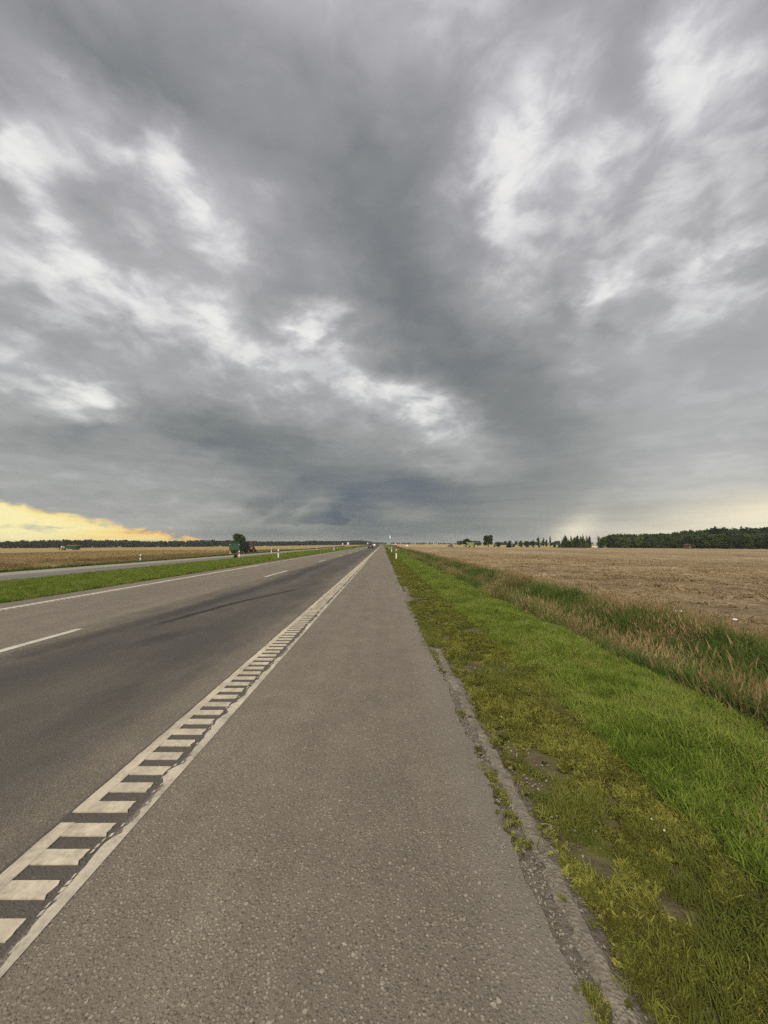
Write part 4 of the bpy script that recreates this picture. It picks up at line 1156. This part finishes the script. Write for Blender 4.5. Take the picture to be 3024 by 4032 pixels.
# ------------------------------------------------------------------ road signs and roadside furniture
def sign_post(o, h, r=0.035, x=0.0):
    MB().tube((x, 0, -0.3), (x, 0, h), r, n=8).build('pole', MATS['galvanised'], o)

def rect_sign(px, Y, w, h, zc, mat, label, poles=1, back='galvanised', emblem=None):
    o = empty('road_sign', at(px, Y), label=label, cat='road sign')
    if poles == 1: sign_post(o, zc + h / 2)
    else:
        for s in (-1, 1): sign_post(o, zc + h / 2, 0.04, s * w * 0.32)
    MB().box((0, -0.05, zc), (w, 0.025, h), 0.006).build('sign_face', MATS[mat], o)
    MB().box((0, -0.033, zc), (w * 0.96, 0.008, h * 0.96)).build('sign_back', MATS[back], o)
    if emblem:
        ms, c = emblem; f = MB()
        for (ax, az_, aw, ah) in ms: f.box((ax * w, -0.0655, zc + az_ * h), (aw * w, 0.006, ah * h))
        f.build('sign_symbol', MATS[c], o)
    return o

o = empty('warning_sign', at(1557, 118), label='red bordered triangular warning sign with a plate below, right of the road', cat='road sign')
zb = 1.62
sign_post(o, 2.55)
def tri(w, h, z0, r=0.08):
    pts = []
    for cx_, cz_, a0 in ((-w / 2 + r, z0 + r * .6, 150), (w / 2 - r, z0 + r * .6, 270), (0, z0 + h - r, 30)):
        for k in range(4): a = math.radians(a0 + k * 40); pts.append((cx_ + r * .5 * math.cos(a), cz_ + r * .5 * math.sin(a)))
    return pts
MB().prism(tri(1.02, 0.92, zb), 'y', -0.06, -0.04).build('sign_border', MATS['sign_red'], o)
MB().prism(tri(0.74, 0.66, zb + 0.10, 0.05), 'y', -0.068, -0.0605).build('sign_face', MATS['sign_white'], o)
MB().box((0, -0.072, zb + 0.33), (0.07, 0.006, 0.30)).box((0.10, -0.072, zb + 0.30), (0.05, 0.006, 0.12)).build('sign_symbol', MATS['sign_dark'], o)
MB().box((0, -0.05, zb - 0.19), (0.80, 0.02, 0.26), 0.004).build('sub_plate', MATS['sign_dark'], o)

rect_sign(1530, 196, 2.15, 0.85, 1.95, 'sign_blue', 'pale blue direction sign on two poles right of the vanishing point', 2)
rect_sign(1602, 230, 1.25, 0.70, 0.75, 'sign_white', 'small low white board at the edge of the field right of the road', 2)
rect_sign(1371, 150, 0.75, 0.85, 1.75, 'sign_white', 'square white road sign with blue symbol left of the road', 1, emblem=([(0.0, -0.1, 0.35, 0.5), (0.0, 0.3, 0.2, 0.2)], 'sign_blue'))
rect_sign(1350, 185, 0.50, 0.75, 1.75, 'sign_white', 'narrow pale sign just left of the square white road sign', 1, emblem=([(0.0, 0.0, 0.4, 0.5)], 'sign_blue'))
o = empty('round_sign', at(1448, 220), label='tiny round white sign left of the dark car', cat='road sign')
sign_post(o, 2.1); MB().tube((0, -0.06, 1.9), (0, -0.04, 1.9), 0.36, n=20).build('sign_face', MATS['sign_white'], o)

# tall thin mast carrying a white box
o = empty('mast', at(1536.5, 128), label='tall thin mast carrying a white box right of the road', cat='mast')
MB().tube((0, 0, -0.3), (0, 0, 3.6), 0.045, 0.035).tube((0, 0, 3.6), (0, 0, 6.8), 0.030, 0.016).build('pole', MATS['galvanised'], o)
MB().box((-0.03, -0.10, 3.72), (0.38, 0.20, 0.92), 0.02).build('white_box', MATS['post_white'], o)
MB().box((0.14, 0.03, 3.70), (0.16, 0.10, 0.86), 0.01).build('bracket', MATS['sign_dark'], o)

# guard rail
o = empty('guard_rail', (1.72, 84, gz(1.72)), label='grey steel guard rail beginning beside the right marker posts', cat='guard rail')
wv = [(0.0, 0.40), (0.035, 0.44), (0.0, 0.50), (0.0, 0.53), (0.035, 0.59), (0.0, 0.63), (0.012, 0.63), (0.047, 0.59), (0.012, 0.53), (0.012, 0.50), (0.047, 0.44), (0.012, 0.40)]
def rail_ring(y, dz): return [(-q[0], y, q[1] + dz) for q in wv]
MB().loft([rail_ring(0, -0.52), rail_ring(5, -0.18), rail_ring(9, 0.0), rail_ring(110, 0.0)]).build('beam', MATS['galvanised'], o)
for k in range(0, 27):
    MB().box((0.06, 5 + k * 4.0, 0.2), (0.08, 0.05, 0.85 if k else 0.5)).build('post', MATS['galvanised'], o)

# utility pole and wires are too fine; only the pole reads
o = empty('utility_pole', at(2353, 262), label='thin dark utility pole above the row of young trees before the wood', cat='pole')
MB().tube((0, 0, -0.5), (0, 0, 8.6), 0.13, 0.09, 8).build('pole', MATS['timber_grey'], o)
MB().box((0, 0, 8.2), (0.9, 0.10, 0.10)).build('cross_arm', MATS['timber_grey'], o)

# ------------------------------------------------------------------ wheels
def wheel(o, x, y, r, w, rim='rim', name='wheel'):
    t = MB()
    n = 18
    prof = [(-w / 2, r * .62), (-w / 2, r * .93), (-w * .38, r), (w * .38, r), (w / 2, r * .93), (w / 2, r * .62)]
    rings = [[(px_, math.cos(2 * math.pi * k / n) * pr, math.sin(2 * math.pi * k / n) * pr) for k in range(n)] for px_, pr in prof]
    e = bpy.data.objects.new(name, None); COL.objects.link(e); e.parent = o; e.location = (x, y, r)
    t.loft(rings).build('tyre', MATS['rubber'], e, True)
    MB().tube((-w * .52, 0, 0), (w * .52, 0, 0), r * .60, n=16).tube((-w * .55, 0, 0), (w * .55, 0, 0), r * .2, n=10).build('rim', MATS[rim], e)
    return e

# ------------------------------------------------------------------ cars
def make_car(paint, label, loc, rz=0.0, w=1.78, l=4.3, h=1.50, lit=False, braking=False):
    """hatchback pointing along its own +Y; tail at -Y"""
    o = empty('car', loc, rz, label=label, cat='car')
    hw = w / 2
    def ring(y, zb_, zt, k): # body section
        return [(-hw * k, y, zb_ + .06), (-hw * k * .96, y, zb_), (hw * k * .96, y, zb_), (hw * k, y, zb_ + .06), (hw * k, y, zt - .10), (hw * k * .93, y, zt), (-hw * k * .93, y, zt), (-hw * k, y, zt - .10)]
    a, b = -l / 2, l / 2
    MB().loft([ring(a, .38, .86, .88), ring(a + .12, .26, .95, .97), ring(a + .9, .20, .97, 1.0), ring(0, .18, .95, 1.0), ring(b - 1.2, .20, .93, .99), ring(b - .25, .24, .80, .94), ring(b, .36, .66, .80)]).build('body', MATS[paint], o, False)
    def cab(y, z, k): return [(-hw * k, y, .90), (hw * k, y, .90), (hw * k * .80, y, z), (-hw * k * .80, y, z)]
    MB().loft([[(-hw * .90, a + .10, .92), (hw * .90, a + .10, .92), (hw * .74, a + .55, h - .05), (-hw * .74, a + .55, h - .05)],
               [(-hw * .94, a + .95, .92), (hw * .94, a + .95, .92), (hw * .76, a + 1.1, h), (-hw * .76, a + 1.1, h)],
               [(-hw * .94, .35, .92), (hw * .94, .35, .92), (hw * .76, .10, h - .02), (-hw * .76, .10, h - .02)],
               [(-hw * .92, 1.15, .92), (hw * .92, 1.15, .92), (hw * .74, .50, h - .10), (-hw * .74, .50, h - .10)]]).build('cabin', MATS[paint], o)
    # glazing, each pane proud of the cabin
    MB().add([(-hw * .74, a + .185, 1.06), (hw * .74, a + .185, 1.06), (hw * .64, a + .49, h - .12), (-hw * .64, a + .49, h - .12)], [(0, 1, 2, 3)]).build('rear_window', MATS['glass_dark'], o)
    MB().add([(-hw * .78, 1.06, 1.0), (hw * .78, 1.06, 1.0), (hw * .66, .57, h - .13), (-hw * .66, .57, h - .13)], [(0, 3, 2, 1)]).build('windscreen', MATS['glass_dark'], o)
    for s in (-1, 1):
        MB().add([(s * hw * .935, a + .85, 1.0), (s * hw * .935, .75, 1.0), (s * hw * .80, .30, h - .13), (s * hw * .80, a + .95, h - .12)], [(0, 1, 2, 3)]).build('side_window', MATS['glass_dark'], o)
        MB().box((s * hw * .80, a + .045, .84), (.20, .10, .22), .02).build('tail_light', MATS['tail_red'], o)
        MB().box((s * hw * .66, b - .06, .66), (.30, .12, .14), .02).build('headlight', MATS['headlight_lit' if lit else 'plate_white'], o)
        MB().box((s * (hw + .08), .78, 1.0), (.16, .09, .13), .03).build('wing_mirror', MATS[paint], o)
        wheel(o, s * (hw - .11), a + .78, .31, .20); wheel(o, s * (hw - .11), b - .82, .31, .20)
    MB().box((0, a + .02, .44), (w * .92, .14, .22), .04).build('bumper', MATS['farm_dark'], o)
    MB().box((0, a - .002, .70), (.52, .02, .12)).build('number_plate', MATS['plate_white'], o)
    return o
make_car('car_navy', 'dark car driving away in the right lane', (-4.0, 126 + 2.1, 0.0), 0.0, w=1.84, h=1.66)
make_car('car_black', 'small dark car far ahead in the right lane near the vanishing point', (-4.1, 285, 0.0))
make_car('car_silver', 'oncoming car with bright headlights behind the dark car', (-6.75, 300, 0.0), math.pi, lit=True)
make_car('car_white', 'white car parked in the gap of the tree row before the wood', at(2342, 255), math.radians(80))

# ------------------------------------------------------------------ farm machines
def make_tractor(paint, label, loc, rz, sc_=1.0, cabmat='glass_dark', roof=None):
    o = empty('tractor', loc, rz, label=label, cat='tractor'); o.scale = (sc_,) * 3
    MB().loft([[(-.40, y, .85), (.40, y, .85), (.40, y, z), (.30, y, z + .10), (-.30, y, z + .10), (-.40, y, z)] for y, z in ((.35, 1.50), (1.5, 1.42), (2.2, 1.32), (2.35, 1.15))]).build('bonnet', MATS[paint], o)
    MB().box((0, .6, .70), (.55, 3.2, .36), .05).build('chassis', MATS['farm_dark'], o)
    MB().loft([[(-.72, -.95, 1.0), (.72, -.95, 1.0), (.72, .40, 1.0), (-.72, .40, 1.0)], [(-.78, -1.0, 1.6), (.78, -1.0, 1.6), (.78, .42, 1.6), (-.78, .42, 1.6)], [(-.68, -.85, 2.55), (.68, -.85, 2.55), (.68, .25, 2.55), (-.68, .25, 2.55)]]).build('cab_glass', MATS[cabmat], o)
    for sx in (-1, 1):
        for y0, y1 in ((-1.02, -.87), (.44, .27)):
            MB().tube((sx * .79, y0, 1.0), (sx * .70, y1, 2.56), .045, n=6).build('cab_pillar', MATS[paint], o)
    MB().box((0, -.30, 2.62), (1.5, 1.3, .16), .06).build('cab_roof', MATS[roof or paint], o)
    for s in (-1, 1):
        wheel(o, s * .92, -.55, .85, .50, 'farm_yellow' if paint.startswith('farm_green') else 'rim', 'rear_wheel')
        wheel(o, s * .82, 1.75, .55, .38, 'farm_yellow' if paint.startswith('farm_green') else 'rim', 'front_wheel')
        MB().prism([(-1.5, 1.2), (-1.35, 1.62), (-.95, 1.86), (-.2, 1.86), (.25, 1.5), (.2, 1.42), (-.3, 1.74), (-.9, 1.74), (-1.28, 1.5), (-1.4, 1.2)], 'x', s * .70, s * 1.18).build('mudguard', MATS[paint], o)
    MB().tube((.34, 1.2, 1.45), (.34, 1.2, 2.3), .045).build('exhaust', MATS['farm_dark'], o)
    return o

def make_trailer(paint, label, loc, rz, w, l, h, top=None, zfloor=0.9):
    """high-sided farm trailer, tail at -Y"""
    o = empty('farm_trailer', loc, rz, label=label, cat='trailer')
    hw = w / 2
    side = paint if paint != 'farm_green' else 'farm_green_dark'
    for s in (-1, 1):
        sd = MB().box((s * (hw - .03), 0, (zfloor + h) / 2), (.06, l, h - zfloor)).build('side_board', MATS[side], o)
        k = int(l / .9)
        for i in range(k + 1):
            MB().box((s * (hw + .025), -l / 2 + .06 + (l - .12) * i / k, (zfloor + h) / 2), (.05, .09, h - zfloor - .02)).build('rib', MATS[side], sd)
        MB().box((s * hw, 0, h + .04), (.12, l + .06, .10)).build('top_rail', MATS[top or side], o)
    MB().box((0, -l / 2 - .03, (zfloor + h) / 2), (w - .02, .06, h - zfloor)).build('tailgate', MATS[paint], o)
    for i in range(5):
        MB().box((-hw + .08 + (w - .16) * i / 4, -l / 2 - .085, (zfloor + h) / 2), (.07, .05, h - zfloor)).build('tailgate_rib', MATS[paint], o)
    for z in (zfloor + .12, h - .10):
        MB().box((0, -l / 2 - .125, z), (w, .03, .09)).build('tailgate_bar', MATS[paint], o)
    MB().box((0, l / 2 + .03, (zfloor + h) / 2), (w - .02, .06, h - zfloor)).build('front_board', MATS[side], o)
    MB().box((0, 0, zfloor + (h - zfloor) * .86), (w - .14, l - .1, .08)).build('load_sheet', MATS['farm_dark'], o)
    MB().box((-.4, 0, zfloor - .14), (.14, l - .1, .24)).box((.4, 0, zfloor - .14), (.14, l - .1, .24)).build('chassis', MATS['farm_dark'], o)
    MB().box((0, -l / 2 - .02, zfloor - .30), (w * .95, .12, .12)).build('bumper_bar', MATS['farm_dark'], o)
    for s in (-1, 1):
        wheel(o, s * (hw - .26), -l * .30, .52, .40, 'rim'); wheel(o, s * (hw - .26), -l * .30 + 1.25, .52, .40, 'rim')
        MB().box((s * (hw - .22), -l / 2 - .10, zfloor - .30), (.30, .05, .14)).build('tail_light', MATS['tail_red'], o)
        MB().box((s * (hw - .12), -l / 2 - .15, h - .42), (.10, .02, .16)).build('reflector_plate', MATS['farm_white'], o)
        MB().box((s * (hw - .28), -l / 2 + .05, .34), (.46, .03, .42)).build('mud_flap', MATS['farm_dark' if s > 0 else 'farm_white'], o)
    MB().tube((-.3, l / 2, zfloor - .2), (0, l / 2 + 1.1, .55), .05).tube((.3, l / 2, zfloor - .2), (0, l / 2 + 1.1, .55), .05).build('drawbar', MATS['farm_dark'], o)
    return o

tx_, ty_, tzz = at(927, 85.0)
make_trailer('farm_green', 'tall green farm trailer with white reflectors beside the side road', (tx_, ty_ + 2.8, tzz), 0.0, 2.3, 5.6, 2.62)
make_tractor('farm_red', 'dull red tractor pulling the tall green trailer', (tx_ + 0.25, ty_ + 9.3, gz(tx_)), -0.06, 0.92)
bx_, by_, bz_ = at(298, 226)
make_trailer('farm_green', 'long low green trailer with a yellow top edge, far left in the stubble', (bx_, by_, bz_), math.radians(74), 2.4, 7.4, 2.75, 'farm_yellow')
bx_, by_, bz_ = at(255, 220)
make_tractor('farm_green_dark', 'distant tractor with a whitish cab at the far left of the stubble field', (bx_, by_, bz_), math.radians(74), 0.92, 'farm_white')
bx_, by_, bz_ = at(1775, 196)
make_tractor('farm_red', 'small red tractor with a white cab roof in front of the far stubble', (bx_, by_, bz_), math.radians(80), 0.74, 'glass_dark', 'farm_white')

def make_combine(label, loc, rz, sc_=1.0):
    o = empty('combine_harvester', loc, rz, label=label, cat='combine'); o.scale = (sc_,) * 3
    MB().loft([[(-1.3, y, zb_), (1.3, y, zb_), (1.3, y, zt), (1.1, y, zt + .12), (-1.1, y, zt + .12), (-1.3, y, zt)] for y, zb_, zt in ((-3.0, 1.5, 2.3), (-2.3, 1.0, 2.9), (0.2, .9, 3.0), (1.3, 1.0, 2.9))]).build('body', MATS['farm_pale_green'], o)
    MB().box((0, -.6, 3.32), (2.3, 2.3, .36), .05).build('grain_tank', MATS['farm_pale_green'], o)
    for i in range(4):
        MB().box((1.32, -1.9 + i * .8, 1.95), (.05, .70, 1.3)).build('side_panel', MATS['farm_pale_green' if i % 2 else 'farm_green'], o)
    MB().box((0, -2.9, 1.9), (2.3, .7, 1.2), .08).build('rear_hood', MATS['farm_dark'], o)
    MB().loft([[(-.85, 1.3, 1.7), (.85, 1.3, 1.7), (.85, 2.5, 1.7), (-.85, 2.5, 1.7)], [(-.85, 1.3, 3.3), (.85, 1.3, 3.3), (.80, 2.35, 3.3), (-.80, 2.35, 3.3)]]).build('cab_glass', MATS['glass_dark'], o)
    MB().box((0, 1.8, 3.38), (1.9, 1.4, .16), .05).build('cab_roof', MATS['farm_white'], o)
    MB().box((0, 3.2, .75), (4.2, .9, .7), .08).build('header', MATS['farm_pale_green'], o)
    MB().tube((-2.05, 3.7, 1.0), (2.05, 3.7, 1.0), .38, n=6).build('reel', MATS['farm_dark'], o)
    MB().tube((1.1, -.4, 3.1), (1.3, -3.2, 3.3), .16).build('unloading_auger', MATS['farm_pale_green'], o)
    for s in (-1, 1):
        wheel(o, s * 1.25, 1.0, .85, .60, 'farm_yellow', 'front_wheel'); wheel(o, s * 1.05, -2.2, .55, .40, 'farm_yellow', 'rear_wheel')
    return o
bx_, by_, bz_ = at(1850, 200)
make_combine('pale green combine harvester in front of the smaller round tree', (bx_, by_, bz_), math.radians(62), 0.78)

# ------------------------------------------------------------------ shed at the foot of the wood
hx, hy_, hz = at(2705, 228)
o = empty('shed', (hx, hy_, hz), 0.25, label='small rust brown shed against the right hand wood', cat='shed')
MB().box((0, 0, 1.0), (3.2, 2.4, 2.2)).build('wall', MATS['rust_brown'], o)
MB().prism([(-1.8, 2.08), (1.8, 2.08), (1.8, 2.16), (0, 2.75), (-1.8, 2.16)], 'y', -1.4, 1.4).build('roof', MATS['rust_brown'], o)
MB().box((.5, -1.215, .95), (.9, .04, 1.8)).build('door', MATS['timber_grey'], o)
MB().box((-.8, -1.215, 1.3), (.6, .03, .6)).build('window', MATS['glass_dark'], o)

# ------------------------------------------------------------------ litter at the field edge
def litter(loc, s, seed, label):
    r = np.random.default_rng(seed); bm = bmesh.new(); bmesh.ops.create_icosphere(bm, subdivisions=2, radius=s)
    for v in bm.verts: v.co *= r.uniform(0.55, 1.25); v.co.z *= 0.45
    me = bpy.data.meshes.new('plastic_scrap'); bm.to_mesh(me); bm.free()
    o = link('plastic_scrap', me, None, MATS['plastic_film'], label=label, cat='litter'); o.location = loc
litter((7.30, 9.6, gz(7.3) + .05), 0.085, 1, 'crumpled white plastic scrap at the edge of the brown field')
litter((7.75, 8.6, gz(7.7) + .04), 0.045, 2, 'smaller pale scrap on the brown field near the right picture edge')

# ------------------------------------------------------------------ summer haze over the plain
hm = bpy.data.materials.new('haze'); hm.use_nodes = True; hm.node_tree.nodes.clear()
_v = hm.node_tree.nodes.new('ShaderNodeVolumePrincipled'); _v.inputs['Color'].default_value = (0.90, 0.93, 0.95, 1)
_v.inputs['Density'].default_value = 0.00016; _v.inputs['Anisotropy'].default_value = 0.2
_o = hm.node_tree.nodes.new('ShaderNodeOutputMaterial'); hm.node_tree.links.new(_v.outputs[0], _o.inputs['Volume'])
MB().box((0, 2450, 6.0), (11400, 5400, 24.0)).build('haze', hm, kind='stuff', label='thin pale haze over the plain', cat='haze')
sc.cycles.use_denoising = False
